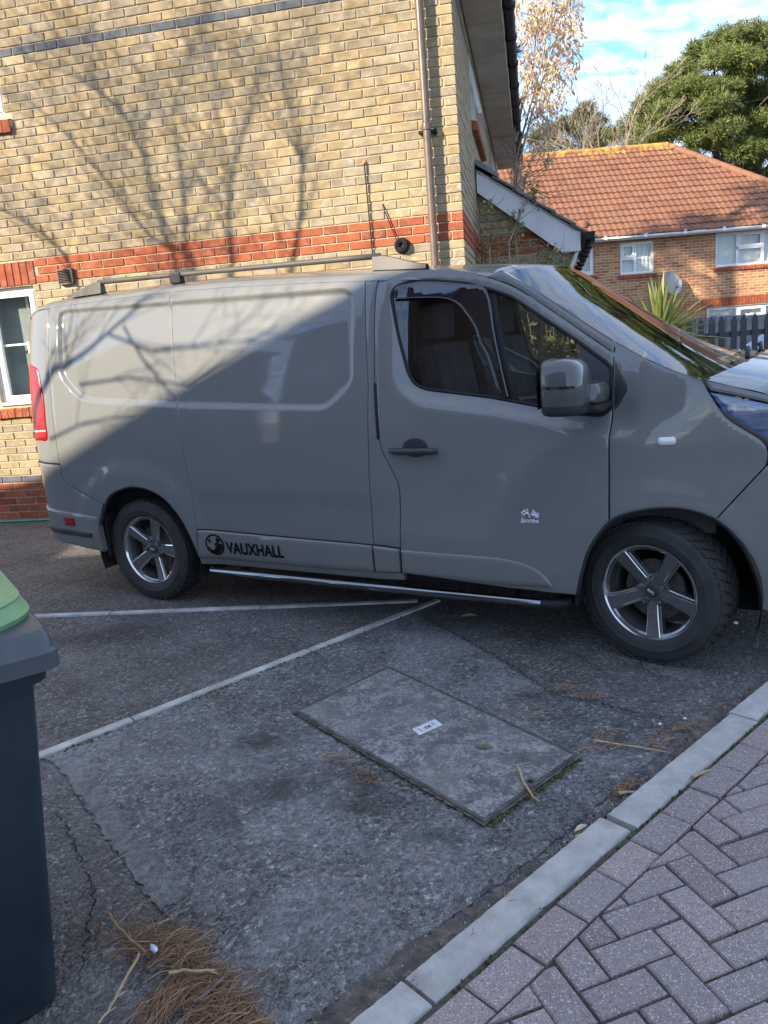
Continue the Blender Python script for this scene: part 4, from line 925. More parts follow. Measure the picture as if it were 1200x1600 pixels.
# ---- dark inner structure
b=MB(); b.box((.42,0,1.08),(2.64,1.60,1.55)); b.build('dark_inner_box',M['cavity'],van)  # black box inside darkens the panel gaps; its front serves as bulkhead
b=MB(); b.box((1.55,0,.34),(4.4,1.16,.26)); b.box((1.60,0,.38),(2.2,1.70,.20)); b.box((-.68,0,.50),(.45,1.50,.3)); b.box((3.72,0,.55),(.30,1.30,.6)); b.build('underbody',M['cavity'],van)
M['trim_in']=plain('cabin_trim',(.045,.046,.05),.7,nvar=.3)
M['seat_cloth']=plain('seat_cloth',(.10,.10,.11),.9,nvar=.3,bump=.3,bscale=90)
b=MB(); b.box((2.35,0,.62),(1.2,1.66,.34)); 
for s in (-1,1): b.box((2.36,s*.855,.92),(1.05,.05,.42))
b.build('cabin_tub',M['trim_in'],van)
b=MB(); poly=[(2.75,.60),(2.72,.98),(2.80,1.09),(3.0,1.15),(3.34,1.235),(3.34,.6)]; b.prism(poly,lambda x,z:(x,-.80,z),lambda x,z:(x,.80,z)); b.build('dashboard',M['trim_in'],van)
for yy in (-.40,.18,.55):
    s=empty('seat',(2.06,yy,0),0,van); b=MB(); b.box((.16,0,.83),(.5,.46,.16),bev=.05); b.build('cushion',M['seat_cloth'],s)
    b=MB(); b.box((-.10,0,1.18),(.14,.46,.62),Matrix.Rotation(R_(-10),3,'Y'),bev=.05); b.build('backrest',M['seat_cloth'],s); b=MB(); b.box((-.17,0,1.60),(.10,.26,.19),bev=.04); b.build('headrest',M['seat_cloth'],s)
b=MB(); R3=Matrix.Rotation(R_(-58),3,'Y'); c=Vector((2.60,-.40,1.16)); b.tube([c+R3@Vector((.19*math.cos(2*math.pi*k/28),.19*math.sin(2*math.pi*k/28),0)) for k in range(29)],.016,8,cap=False)
for a in (0,2.2,4.1): b.tube([c,c+R3@Vector((.18*math.cos(a),.18*math.sin(a),-.01))],.014,6)
b.tube([c,c+R3@Vector((0,0,-.25))],.04,8); b.build('steering_wheel',M['black_plastic'],van,True)
# ---- side windows
def winfn(pts): return surf(pts)-.018
panel('door_glass',offs(WINS,-.012),M['van_glass'],van,fn=winfn,gap=0,depth=.002,roll=0)
for s in (-1,1):
    pts=dens(WINS,.03); w=surf(pts); b=MB(); P=[(p[0],s*(w[i]-.004),p[1]) for i,p in enumerate(pts)]; b.tube(P+[P[0]],.0085,6,cap=False); b.build('window_seal',M['black_plastic'],van,True)
panel('window_divider',[(2.335,1.728),(2.372,1.715),(2.500,1.202),(2.468,1.209)],M['black_plastic'],van,off=-.012,gap=0)
panel('mirror_sail',soften([(2.775,1.452),(2.905,1.355),(2.927,1.332),(2.926,1.168),(2.889,1.134),(2.70,1.162),(2.73,1.235),(2.785,1.33)],.02),M['trim'],van,off=-.008,gap=0)
panel('wing_trim',soften([(2.937,1.372),(2.937,1.150),(2.962,1.170),(3.000,1.238),(2.998,1.262)],.012),M['trim'],van,off=.002,gap=0,roll=.004)
dl=cr([(1.890,1.718),(2.027,1.712),(2.150,1.697),(2.215,1.665),(2.255,1.620),(2.300,1.556),(2.328,1.483),(2.368,1.409),(2.425,1.235)],4)
dtp=cr([(2.468,1.222),(2.40,1.50),(2.352,1.712),(2.24,1.752),(2.041,1.784),(1.927,1.782),(1.888,1.770)],4)
panel('wind_deflector',dl+dtp,M['black_gloss'],van,off=.010,gap=0,roll=.003,depth=.012,grid=.012)
for s in (-1,1):
    w=surf(dl); b=MB(); b.tube([(p[0],s*(w[i]+.0095),p[1]) for i,p in enumerate(dl)],.0020,5); b.build('deflector_edge',M['bar_metal'],van,True)
# ---- handle, slot, lettering, badge
panel('handle_recess',[(1.995+.072*math.cos(2*math.pi*k/28),1.003+.050*math.sin(2*math.pi*k/28)) for k in range(28)],M['trim'],van,off=.001,gap=0,grid=.02)
b=MB(); P=[];rs=[]
for k in range(9):
    t=k/8; x=lerp(1.862,2.120,t); P.append((x,-(float(surf([(x,.99)])[0])+.012+.026*math.sin(math.pi*t)**.5),.990)); rs.append(.017 if 0<k<8 else .012)
b.tube(P,rs,10); h=b.build('door_handle',M['trim'],van,True,auto=40); inst(h,'door_handle',van).scale=(1,-1,1)
panel('door_guide',[(1.778,1.32),(1.793,1.325),(1.800,1.05),(1.783,1.045)],M['black_plastic'],van,off=.004,gap=0)
def onside(o,x0,z0,off,shear=0.):
    for v in o.data.vertices:
        u,t=v.co.x,v.co.y; x=x0+u+shear*t; z=z0+t; v.co=(x,-(float(surf([(x,z)])[0])+off),z)
    o.parent=van; return o
lt=textmesh('VAUXHALL',.098,'lettering',M['ink'],None,Matrix.Scale(.83,4,(1,0,0)),.0028)
for e in (0,1):
    bm=bmesh.new(); bm.from_mesh(lt.data); bmesh.ops.subdivide_edges(bm,edges=[q for q in bm.edges if q.calc_length()>.06],cuts=1); bm.to_mesh(lt.data); bm.free()
onside(lt,.902,.406,.0165)
def decal(name,polys,mat,x0,z0,off,parent=van):
    b=MB()
    for pl in polys:
        w=surf([(x0+u,z0+v) for u,v in pl]); b.add([(x0+u,-(w[i]+off),z0+v) for i,(u,v) in enumerate(pl)],[tuple(range(len(pl)))])
    return b.build(name,mat,parent,recalc=False)
circ=lambda r,n=28,a0=0,a1=2*math.pi,cx=0,cz=0:[(cx+r*math.cos(a0+(a1-a0)*k/n),cz+r*math.sin(a0+(a1-a0)*k/n)) for k in range(n)]
EX,EZ=.612,.424
em=decal('emblem',[circ(.066)],M['ink'],EX,EZ,.0160)
decal('emblem_field',[circ(.055)],M['paint'],EX,EZ,.0172,em)
decal('emblem_beast',[[(-.052,-.018),(-.03,-.046),(.0,-.055),(.03,-.046),(.05,-.022),(.054,.006),(.03,.010),(.008,-.004),(-.004,-.020),(-.022,-.022),(-.03,-.010)],[(-.006,-.012),(.012,.0),(.040,.018),(.046,.030),(.026,.048),(.010,.030),(.018,.018),(-.002,.006)],[(-.040,.012),(-.014,.010),(-.012,.020),(-.026,.022),(-.024,.038),(-.034,.036),(-.042,.024)]],M['ink'],EX,EZ,.0184,em)
M['silver']=plain('silver_badge',(.85,.88,.9),.35,metal=.15,nvar=.15,nscale=80); M['pink']=plain('pink_badge',(.8,.42,.68),.3,nvar=.3,nscale=120)
BX,BZ_=2.568,.700
bd=decal('flag_badge',[[(-.038,-.012),(-.012,-.004),(.002,-.008),(-.006,.026),(-.014,.020),(-.038,.016)]],M['silver'],BX,BZ_,.003)
decal('flag_check',[[(-.038+.011*i+.0,-.008+.009*j),(-.029+.011*i,-.007+.009*j),(-.029+.011*i,.000+.009*j),(-.038+.011*i,-.001+.009*j)] for i in range(3) for j in range(3) if (i+j)%2==0],M['trim'],BX,BZ_,.0042,bd)
decal('union_flag',[[(.006,-.006),(.022,-.010),(.046,-.020),(.048,.006),(.030,.010),(.020,.024)]],M['pink'],BX,BZ_,.003,bd)
decal('union_cross',[[(.010,-.002),(.046,-.010),(.046,-.005),(.012,.004)],[(.024,.018),(.030,.012),(.036,-.016),(.031,-.015)]],M['silver'],BX,BZ_,.0042,bd)
decal('flag_pole',[[(-.001,-.018),(.005,-.018),(.004,-.006),(.0,-.006)]],M['silver'],BX,BZ_,.0042,bd)
sp=textmesh('Sportive',.032,'badge_script',M['silver'],None,Matrix.Scale(.8,4,(1,0,0)),.0005); onside(sp,BX+.002,BZ_-.032,.003,.35); sp.parent=bd
# ---- mirrors
def rrect(cx,cy,hx,hy,e,n=28):
    o=[]
    for k in range(n):
        t=2*math.pi*k/n; c,s=math.cos(t),math.sin(t); o.append((cx+hx*math.copysign(abs(c)**e,c),cy+hy*math.copysign(abs(s)**e,s)))
    return o
def loftz(rings,mat,name,parent):
    b=MB(); n=len(rings[0][1]); vs=[(x,y,z) for z,rg in rings for x,y in rg]; fs=[(i*n+k,i*n+(k+1)%n,(i+1)*n+(k+1)%n,(i+1)*n+k) for i in range(len(rings)-1) for k in range(n)]; fs+=[tuple(range(n)),tuple((len(rings)-1)*n+k for k in range(n))]
    b.add(vs,fs); return b.build(name,mat,parent,True,auto=50)
for s in (-1,1):
    m=empty('door_mirror',(0,0,0),0,van); Y=s*1.13
    up=[(1.212,.088,.125,2.795),(1.25,.092,.128,2.797),(1.288,.093,.128,2.797),(1.330,.091,.125,2.794),(1.365,.085,.115,2.788),(1.387,.072,.098,2.780),(1.397,.050,.070,2.772)]
    loftz([(z,rrect(cx,Y,hx,hy,.62)) for z,hx,hy,cx in up],M['mirror_paint'],'mirror_housing',m)
    lo=[(1.168,.060,.095,2.790),(1.174,.080,.115,2.793),(1.190,.089,.124,2.795),(1.2115,.090,.126,2.796)]
    loftz([(z,rrect(cx,Y,hx,hy,.62)) for z,hx,hy,cx in lo],M['trim'],'mirror_base',m)
    b=MB(); b.add([(2.7045,Y-.10,1.20),(2.7045,Y+.10,1.20),(2.7035,Y+.10,1.37),(2.7035,Y-.10,1.37)],[(0,1,2,3)]); b.build('mirror_glass',M['chrome'],m)
    b=MB(); rg=rrect(2.797,Y,.0945,.1295,.62,40); b.add([(x,y,1.282) for x,y in rg]+[(x,y,1.293) for x,y in rg],[(k,(k+1)%40,40+(k+1)%40,40+k) for k in range(40) if s*rg[k][1]>1.10 and rg[k][0]<2.86]); b.build('mirror_slot',M['black_gloss'],m)
    loftz([(z,rrect(2.865,s*1.0,hx,hy,.6)) for z,hx,hy in ((1.200,.055,.09),(1.215,.066,.11),(1.262,.066,.11),(1.285,.05,.10))],M['mirror_paint'],'mirror_arm',m)
    loftz([(z,rrect(2.868,s*.985,hx,hy,.6)) for z,hx,hy in ((1.165,.05,.08),(1.180,.066,.105),(1.199,.066,.108))],M['trim'],'arm_cover',m)
# ---- side bars, roof rails
for s in (-1,1):
    b=MB(); b.tube([(.52,s*.86,.27),(.53,s*.92,.262),(.56,s*.955,.258),(1.6,s*.958,.256),(2.66,s*.955,.256),(2.70,s*.93,.258),(2.715,s*.86,.266)],.021,12); sb=b.build('side_bar',M['bar_metal'],van,True)
    b=MB(); b.tube([(2.60,s*.956,.256),(2.66,s*.957,.256),(2.702,s*.935,.258),(2.722,s*.88,.264)],.0235,12); b.build('bar_end',M['black_plastic'],sb,True)
    for x in (.75,1.6,2.45):
        p=MB(); p.tube([(x,s*.94,.258),(x,s*.70,.27)],.014,6); p.build('bar_bracket',M['black_plastic'],sb)
    rz_=lambda x:2.034-.039*(x+.3)
    rr=MB(); xs_=[-.30,-.1,.3,.7,1.1,1.5,1.74]; rr.tube([(x,s*.715,rz_(x)-.012) for x in xs_],.015,10); rl=rr.build('roof_rail',M['rail'],van,True)
    def foot(x0,x1,x2,name):
        q=MB(); z0=zr(x0)-.015
        vs=[];fs=[]
        for k in range(9):
            t=k/8; x=lerp(x0,x1,t); zt_=lerp(zr(x)+.004,rz_(x)-.006,sst(0,1,t)**.9); zb=zr(x)-.02
            for (dy,z) in ((-.024,zb),(-.014,zt_-.004),(.0,zt_),(.014,zt_-.004),(.024,zb)): vs.append((x,s*(.715+dy),z))
        for k in range(8):
            for j in range(4): fs.append((k*5+j,k*5+j+1,(k+1)*5+j+1,(k+1)*5+j))
        fs.append(tuple(40+j for j in range(5))); q.add(vs,fs); q.build(name,M['rail'],rl,True,auto=40)
    foot(-.585,-.27,0,'rail_foot'); foot(2.0,1.70,0,'rail_foot')
    q=MB(); q.box((.36,s*.715,(zr(.36)+rz_(.36))/2-.012),(.085,.045,rz_(.36)-zr(.36)+.02),bev=.008); q.build('rail_foot',M['black_plastic'],rl)
# ---- wheel arch liners
for x in (0,3.098):
    for s in (-1,1):
        b=MB(); n=20; R=.44; vs=[];fs=[]
        for k in range(n+1):
            t=-.35+(math.pi+.7)*k/n; vs+=[(x+R*math.cos(t),s*.925,.335+R*math.sin(t)),(x+R*math.cos(t),s*.58,.335+R*math.sin(t))]
        for k in range(n): fs.append((2*k,2*k+1,2*k+3,2*k+2))
        fs.append(tuple(2*k+1 for k in range(n+1))); b.add(vs,fs); b.build('arch_liner',M['cavity'],van,True,auto=40)
        pts=rarch if x==0 else farch; w=surf(pts); b=MB(); b.tube([(p[0],s*(w[i]-.012),p[1]) for i,p in enumerate(pts)],.012,6); b.build('arch_lip',M['trim'],van,True)
for x,y in ((.49,.86),):
    pass
for s in (-1,1):
    b=MB(); b.box((-.352,s*.84,.42),(.02,.17,.30),bev=.006); b.build('mud_flap',M['black_plastic'],van); b=MB(); b.box((2.755,s*.86,.36),(.02,.12,.22),bev=.006); b.build('mud_flap',M['black_plastic'],van)
# ---- wheels
def make_wheel(loc,spin,steer,flip=False):
    b=MB(); b.lathe([(.02,-.02),(.140,-.02),(.140,.0),(.085,.004),(.08,.05),(.02,.05)],36,'Y'); b.lathe([(.0,-.035),(.075,-.035),(.085,-.015)],24,'Y')
    wh=b.build('wheel',M['disc'],van,True,auto=40); wh.location=loc; wh.rotation_euler=(0,spin,steer)
    wh.rotation_mode='XYZ'
    mw=Matrix.Rotation(steer,4,'Z')@Matrix.Rotation(spin,4,'Y'); 
    if flip: mw=Matrix.Rotation(math.pi,4,'Z')@mw
    wh.rotation_euler=mw.to_euler()
    b=MB(); b.lathe([(.215,-.080),(.222,-.093),(.232,-.103),(.248,-.1085),(.262,-.1095),(.266,-.112),(.270,-.1095),(.292,-.108),(.308,-.103),(.318,-.096),(.3235,-.084),(.3245,-.05),(.3245,0),(.3245,.05),(.3235,.084),(.310,.102),(.262,.1095),(.222,.093),(.215,.08)],72,'Y'); b.build('tyre',M['rubber'],wh,True,auto=60)
    b=MB(); NL=42
    for k in range(NL):
        for s in (-1,1):
            t0=2*math.pi*(k+(.5 if s>0 else 0))/NL; segs=[(.004,.030),(.035,.066),(.071,.097)]
            for (y0,y1) in segs:
                for ch in (0,):
                    sh=lambda y:t0+1.9*y*(1-.25*y/.1); dt=2*math.pi/NL*.70; vs=[]
                    for r0 in (.318,.3345):
                        for (y,dd) in ((y0,0),(y1,0),(y1,dt),(y0,dt)):
                            r=r0-(.007 if y>.08 and r0>.33 else 0)-(.0035 if .06<y<=.08 and r0>.33 else 0); a=sh(y)+dd; vs.append((r*math.cos(a),s*y,r*math.sin(a)))
                    b.add(vs,[(4,5,6,7),(0,1,5,4),(1,2,6,5),(2,3,7,6),(3,0,4,7)])
    b.build('tread',M['rubber'],wh)
    b=MB(); b.lathe([(.2235,-.090),(.2215,-.0955),(.2165,-.0955),(.2105,-.088),(.2085,-.080)],64,'Y'); b.build('rim_lip',M['alloy_cut'],wh,True,auto=40)
    b=MB(); b.lathe([(.2085,-.080),(.199,-.074),(.190,-.045),(.178,.0),(.182,.06),(.216,.085)],64,'Y'); b.build('rim',M['alloy'],wh,True,auto=30)
    for k in range(5):
        a=2*math.pi*k/5; b=MB(); prof=[(.030,.030,-.052),(.060,.0285,-.058),(.10,.029,-.064),(.15,.033,-.073),(.195,.039,-.083),(.2095,.0405,-.086)]; vs=[];fs=[]
        for (r,w,y) in prof:
            w*=.80
            for (q,dy) in ((-w-.013,.040),(-w-.010,.013),(-w-.004,.011),(-w,.003),(-w+.003,0),(w-.003,0),(w,.003),(w+.004,.011),(w+.010,.013),(w+.013,.040)): vs.append((r,y+dy,q))
        for i in range(len(prof)-1):
            for j in range(9): fs.append((i*10+j,i*10+j+1,(i+1)*10+j+1,(i+1)*10+j))
        b.add(vs,fs); b.mi=[1 if k_%9 in (1,3,5,7) else 0 for k_ in range(len(fs))]; rot=Matrix.Rotation(-a,3,'Y'); b.v=[tuple(rot@Vector(v)) for v in b.v]; sp=b.build('spoke',[M['alloy'],M['alloy_cut']],wh,True,auto=12)
        a2=a+math.pi/5; b=MB(); c=Vector((.058*math.cos(a2),-.060,.058*math.sin(a2))); b.lathe([(0,-.018),(.0095,-.018),(.0125,-.012),(.013,.01)],6,'Y',c); b.build('wheel_nut',M['alloy'],wh)
        b=MB(); b.lathe([(.0145,.004),(.0185,-.0035),(.0205,.006)],14,'Y',c+Vector((0,.006,0))); b.build('nut_recess',M['trim'],wh,True)
    b=MB(); b.lathe([(0,-.056),(.062,-.056),(.079,-.050),(.080,-.02)],40,'Y'); b.build('hub',M['alloy'],wh,True,auto=30)
    b=MB(); b.lathe([(0,-.066),(.026,-.066),(.0305,-.062),(.0315,-.054)],32,'Y'); cp=b.build('centre_cap',M['trim'],wh,True,auto=30)
    textmesh('RIAL',.018,'cap_text',M['silver'],cp if False else wh,Matrix.Translation((0,-.0668,0))@Matrix.Rotation(-spin+(.45 if spin>.1 else 0.),4,'Y')@Matrix.Rotation(math.pi/2,4,'X'),.0002)
    return wh
make_wheel((0,-.812,.334),0.,0.); make_wheel((3.098,-.812,.334),R_(13),R_(-14))
make_wheel((0,.812,.334),0.,0.,True); make_wheel((3.098,.812,.334),0.,R_(-14),True)
# wipers on the cowl
for (x0,y0,x1,y1) in ((3.42,-.45,3.40,.15),(3.44,.05,3.42,.62)):
    b=MB(); 
    b.tube([(x0,y0,1.325),(x0-.02,(y0+y1)/2,1.355),(x1-.03,y1,1.335)],.010,6); b.build('wiper',M['black_plastic'],van,True)
# ================================================================== far setting
PMI=PM.inverted()
def at(px,py,Y):
    d=(PMI.to_3x3()@Vector(((px-600)/FPX,-(py-800)/FPX,-1))); t=Y/d.y; return Vector((d.x*t,Y,CAMH+d.z*t))
# ---------------- red brick house with the tiled roof
FY=22.0; EZ_=3.60; RY=25.5; RZ=6.58; FX0,FX1=2.6,13.2
fh=tag(empty('tiled_house',(0,FY,0)),'orange brick house with lichen covered red tiled hip roof, beyond the van bonnet','house')
M['far_brick']=bricktex('orange_brick',(.36,.125,.05),(.54,.29,.13),(.66,.54,.40))
M['far_red']=bricktex('red_brick_far',(.42,.115,.05),(.46,.15,.07),(.52,.40,.30))
FH=[(5.82,6.23,2.76,3.50),(6.94,7.86,2.70,3.52),(9.54,11.45,2.70,3.58),(9.32,12.2,.45,1.63)]
fwall=wallback('wall',FX0,FX1-.3,-.9,EZ_+.02,FH,0.,fh,M['far_brick'])
b=MB(); b.add([(FX1-.3,0,-.9),(FX1-.3,7,-.9),(FX1-.3,7,EZ_),(FX1-.3,0,EZ_)],[(0,1,2,3)]); b.add([(FX0,7,-.9),(FX1-.3,7,-.9),(FX1-.3,7,EZ_),(FX0,7,EZ_)],[(0,1,2,3)]); b.build('rear_wall',M['far_brick'],fh,recalc=False)
b=MB(); b.box((FX0+2.95,-.004,1.72),(7.5,.02,.30)); b.build('red_band',M['far_red'],fh)
for i in range(40):
    p=MB(); p.box((9.2+i*.081,-.012,1.775),(.071,.02,.22)); p.build('soldier_brick',M['red'],fwall)
up=upvc
for h,cells,sash,bars,cur in ((FH[0],[(0,1,0,1)],[(0,1,0,1)],[(0,1,.5)],[(.02,.98)]),(FH[1],[(0,.45,0,.5),(0,.45,.5,1),(.45,1,0,1)],[(0,.45,.5,1)],[(.45,1,.5)],[(.02,.98)]),(FH[2],[(0,.32,0,1),(.32,.68,0,.52),(.32,.68,.52,1),(.68,1,0,1)],[(.32,.68,.52,1)],[],[(.02,.98)]),(FH[3],[(0,.3,0,1),(.3,.56,0,1),(.56,1,0,1)],[(.3,.56,0,1)],[],[(.02,.98)])):
    up(fh,h[0],h[1],h[2],h[3],.05,cells,sash,bars,cur,.06)
    if h[2]>2:
        n=max(5,int((h[1]-h[0]+.16)/.075)); sillbricks(h[0]-.08,h[1]+.08,h[2]-.115,h[2],n,fwall,.05)
b=MB(); b.box(((FX0+FX1)/2-.1,-.14,EZ_-.0),(FX1-FX0,.26,.02)); b.box(((FX0+FX1)/2-.1,-.275,EZ_+.03),(FX1-FX0+.1,.025,.12)); b.build('fascia_board',M['white_upvc'],fh)
b=MB(); b.tube([(FX0,-.34,EZ_+.055),(FX1+.05,-.34,EZ_+.03)],.055,10); fg=b.build('gutter',M['white_upvc'],fh,True)
for i in range(8):
    p=MB(); x=5.4+i*1.05; p.box((x,-.34,EZ_+.045),(.09,.13,.11),bev=.01); p.build('gutter_bracket',M['white_upvc'],fg)
mm=NT('roof_tile_red'); g=mm.pos(); r=mm.rnd(); c=mm.ramp(r,[(0,(.17,.068,.038)),(.5,(.23,.10,.055)),(1,(.20,.098,.058))]); c=mm.mix(mm.rng(mm.noise(g,9,5,.7),.45,.7,0,.5),c,(.13,.07,.045))
s=mm.n('ShaderNodeSeparateXYZ'); mm.l(g,s.inputs[0]); hgt=mm.rng(s.outputs[2],5.8,6.75,0,.32); lic=mm.math('ADD',mm.noise(g,3.2,6,.75,.6),hgt); c=mm.mix(mm.rng(lic,.70,.86,0,.95),c,mm.mix(mm.noise(g,14,4),(.50,.25,.03),(.62,.38,.06)))
mm.set(Base_Color=c,Roughness=.85); mm.bump(mm.noise(g,40,4),.4,.02); M['far_tile']=mm.mat
SL=Vector((0,RY-FY+.36,RZ-EZ_-.06)); rows=15; eave0=Vector((0,-.36,EZ_+.06))
b=MB(); e=[(FX0-.2,-.36,EZ_+.045),(FX1+.08,-.36,EZ_+.045),(9.48,RY-FY,RZ-.015),(FX0-.2,RY-FY,RZ-.015),(FX1+.08,7.36,EZ_+.045),(FX0-.2,7.36,EZ_+.045)]
b.add(e,[(0,1,2,3),(1,4,2),(4,5,3,2)]); froof=b.build('roof',M['far_tile'],fh,recalc=False)
TW=.335
def tileverts(x0,row,wid_=TW):
    u=SL/rows; o=eave0+u*row; nrm=Vector((0,-u.z,u.y)).normalized(); vs=[]; n=9
    for (f,lift) in ((-.08,.042),(1.02,.004)):
        for k in range(n):
            t=k/(n-1); h=.032*max(0,math.sin(t*4*math.pi-.6))**1.+.0; p=o+u*f+nrm*(lift+h); vs.append((x0+wid_*t*1.0,p.y,p.z))
    for k in range(n):
        t=k/(n-1); h=.032*max(0,math.sin(t*4*math.pi-.6)); p=o+u*(-.08)+nrm*(.004+h*.4); vs.append((x0+wid_*t,p.y,p.z))
    return vs,[(k,k+1,n+k+1,n+k) for k in range(n-1)]+[(2*n+k,2*n+k+1,k+1,k) for k in range(n-1)]
tl=[]
for row in range(rows):
    zc=(row+.5)/rows; xr=lerp(FX1+.05,9.48,zc)
    x=FX0-.2
    while x+TW*.4<xr: tl.append((x,row,min(TW,xr-x))); x+=TW
tl.sort(key=lambda t:(0 if topx((t[0]+.15,FY+eave0.y+SL.y*(t[1]+.5)/rows,eave0.z+SL.z*(t[1]+.5)/rows))[0] in range(0) else 0, abs(t[0]-8.0)))
restt=MB(); cnt=0
for (x,row,w_) in tl:
    vs,fs=tileverts(x,row,w_); px=topx((x+.15,FY,5))[0]
    if cnt<290 and 790<px<1230:
        cnt+=1; p=MB(); c=Vector(vs[0]); p.add([Vector(v)-c for v in vs],fs); o=p.build('roof_tile',M['far_tile'],froof,True,auto=50,recalc=False); o.location=c+Vector((0,random.uniform(-.004,.004),random.uniform(-.004,.004)))
    else: restt.add(vs,fs,0,random.random())
o=restt.build('roof_tiles',M['far_tile'],froof,True,attr=True,recalc=False); o['kind']='stuff'
def halfround(p0,p1,n,r,name,par):
    p0=Vector(p0);p1=Vector(p1)
    for i in range(n):
        a=p0.lerp(p1,i/n); c=p0.lerp(p1,(i+1.04)/n); p=MB(); p.tube([a,c],[r*1.05,r*.97],10); p.build(name,M['far_tile'],par,True,auto=50)
halfround((FX0-.2,RY-FY,RZ-.02),(9.50,RY-FY,RZ-.02),16,.11,'ridge_tile',froof); halfround((FX1+.1,-.38,EZ_+.05),(9.48,RY-FY,RZ-.0),17,.105,'hip_tile',froof)
for x,t in ((6.0,.13),(5.5,.12)):
    p=MB(); q=eave0+SL*t; p.lathe([(.0,.16),(.09,.13),(.13,.04),(.13,-.05)],12,'Z',(x,q.y,q.z+.02)); p.build('roof_vent',M['far_tile'],fh,True)
# satellite dish on its wall
dc=Vector((8.16,-.30,2.33)); dish=tag(empty('satellite_dish',(dc.x,FY,dc.z)),'round grey satellite dish on the orange brick house wall','satellite dish')
M['dish']=plain('grey_dish',(.34,.34,.34),.5,metal=.2,nvar=.1)
Rm=Matrix.Rotation(R_(25),3,'Z')@Matrix.Rotation(R_(-18),3,'X'); b=MB(); pr=[(.0,.0)]+[(.33*k/8,-.11*(k/8)**2) for k in range(1,9)]+[(.335,-.105),(.33,-.10)]; b.lathe(pr,28,'Y',(0,-.32,0),M=Rm); b.build('reflector',M['dish'],dish,True,auto=50)
b=MB(); b.tube([(0,-.30,0),(0,-.12,-.05),(0,.01,-.12)],.025,8); b.box((0,-.012,-.12),(.16,.02,.2)); b.build('wall_bracket',M['dish'],dish)
b=MB(); b.tube([(0,-.34,-.28),(.05,-.75,-.10)],.012,6); b.tube([(.05,-.72,-.10),(.06,-.80,-.07)],.03,8); b.build('receiver_arm',M['dish'],dish)
# ---------------- fences
M['fence_grey']=plain('weathered_fence_board',(.20,.205,.215),.9,nvar=.3,nscale=5,bump=.4,bscale=40)
M['picket']=plain('dark_painted_picket',(.035,.037,.045),.6,nvar=.25)
p0=at(1082,506,16.0); fence=tag(empty('board_fence',(p0.x,16.0,0)),'tall grey weathered close board fence below the orange house windows','fence')
fb_=MB(); fb_.box((0,0,0),(.108,.02,1.62)); 
for i in range(70):
    h=1.42+.018*math.sin(i*.4); q=MB(); q.box((0,0,h/2-.1),(.106,.018+(i%2)*.012,h+.2)); o=q.build('board',M['fence_grey'],fence); o.location=(i*.103,(-.012 if i%2 else 0)+random.uniform(-.003,.003),random.uniform(-.012,.012)); o.rotation_euler=(0,random.uniform(-.008,.008),0)
for z in (.4,1.15):
    q=MB(); q.box((3.6,.03,z),(7.3,.03,.08)); q.build('rail',M['fence_grey'],fence)
p0=at(1076,533,10.6); pk=tag(empty('picket_fence',(p0.x,10.6,0)),'dark painted picket fence with pointed tops behind the van bonnet','fence')
pt=MB(); pt.prism([(-.037,0),(.037,0),(.037,1.40),(0,1.465),(-.037,1.40)],lambda x,z:(x,-.01,z),lambda x,z:(x,.01,z)); me=None
for i in range(26):
    if me is None: o=pt.build('picket',M['picket'],pk); me=o.data
    else: o=bpy.data.objects.new('picket',me); COL.objects.link(o); o.parent=pk
    o.location=(i*.150,random.uniform(-.004,.004),random.uniform(-.012,.012)); o.rotation_euler=(0,random.uniform(-.012,.012),0)
for z in (.55,1.22):
    q=MB(); q.box((1.9,.024,z),(4.0,.028,.07)); q.build('rail',M['picket'],pk)
# ---------------- car behind the pickets
cp=at(1160,560,13.0); car=tag(empty('parked_car',(cp.x+1.2,13.0,0),R_(12)),'white car mostly hidden behind the dark picket fence','car')
M['car_white']=plain('white_car_paint',(.72,.73,.74),.3,coat=1.,nvar=.03); M['car_glass']=plain('dark_car_glass',(.05,.09,.09),.06,coat=1.)
car.scale=(1,1,.84)
def carprof(pts,y0,y1,name,mat,par,tuck=.12):
    b=MB(); n=len(pts); vs=[(x,y0+(tuck if z>.95 else 0),z) for x,z in pts]+[(x,y1-(tuck if z>.95 else 0),z) for x,z in pts]; fs=[tuple(range(n)),tuple(range(2*n-1,n-1,-1))]+[(i,(i+1)%n,n+(i+1)%n,n+i) for i in range(n)]; b.add(vs,fs); return b.build(name,mat,par)
carprof([(-2.0,.35),(-2.08,.62),(-1.98,.88),(-1.55,.97),(-.9,1.02),(1.35,1.04),(1.85,1.0),(1.98,.8),(2.0,.4),(1.85,.28),(-1.85,.28)],-.85,.85,'body',M['car_white'],car)
carprof([(-1.0,1.0),(-.35,1.40),(.0,1.46),(.9,1.46),(1.35,1.36),(1.75,1.0)],-.74,.74,'cabin',M['car_white'],car)
carprof([(-.97,1.03),(-.36,1.37),(-.34,1.37),(-.93,1.03)],-.72,.72,'windscreen',M['car_glass'],car,.14).location=(-.03,0,.012)
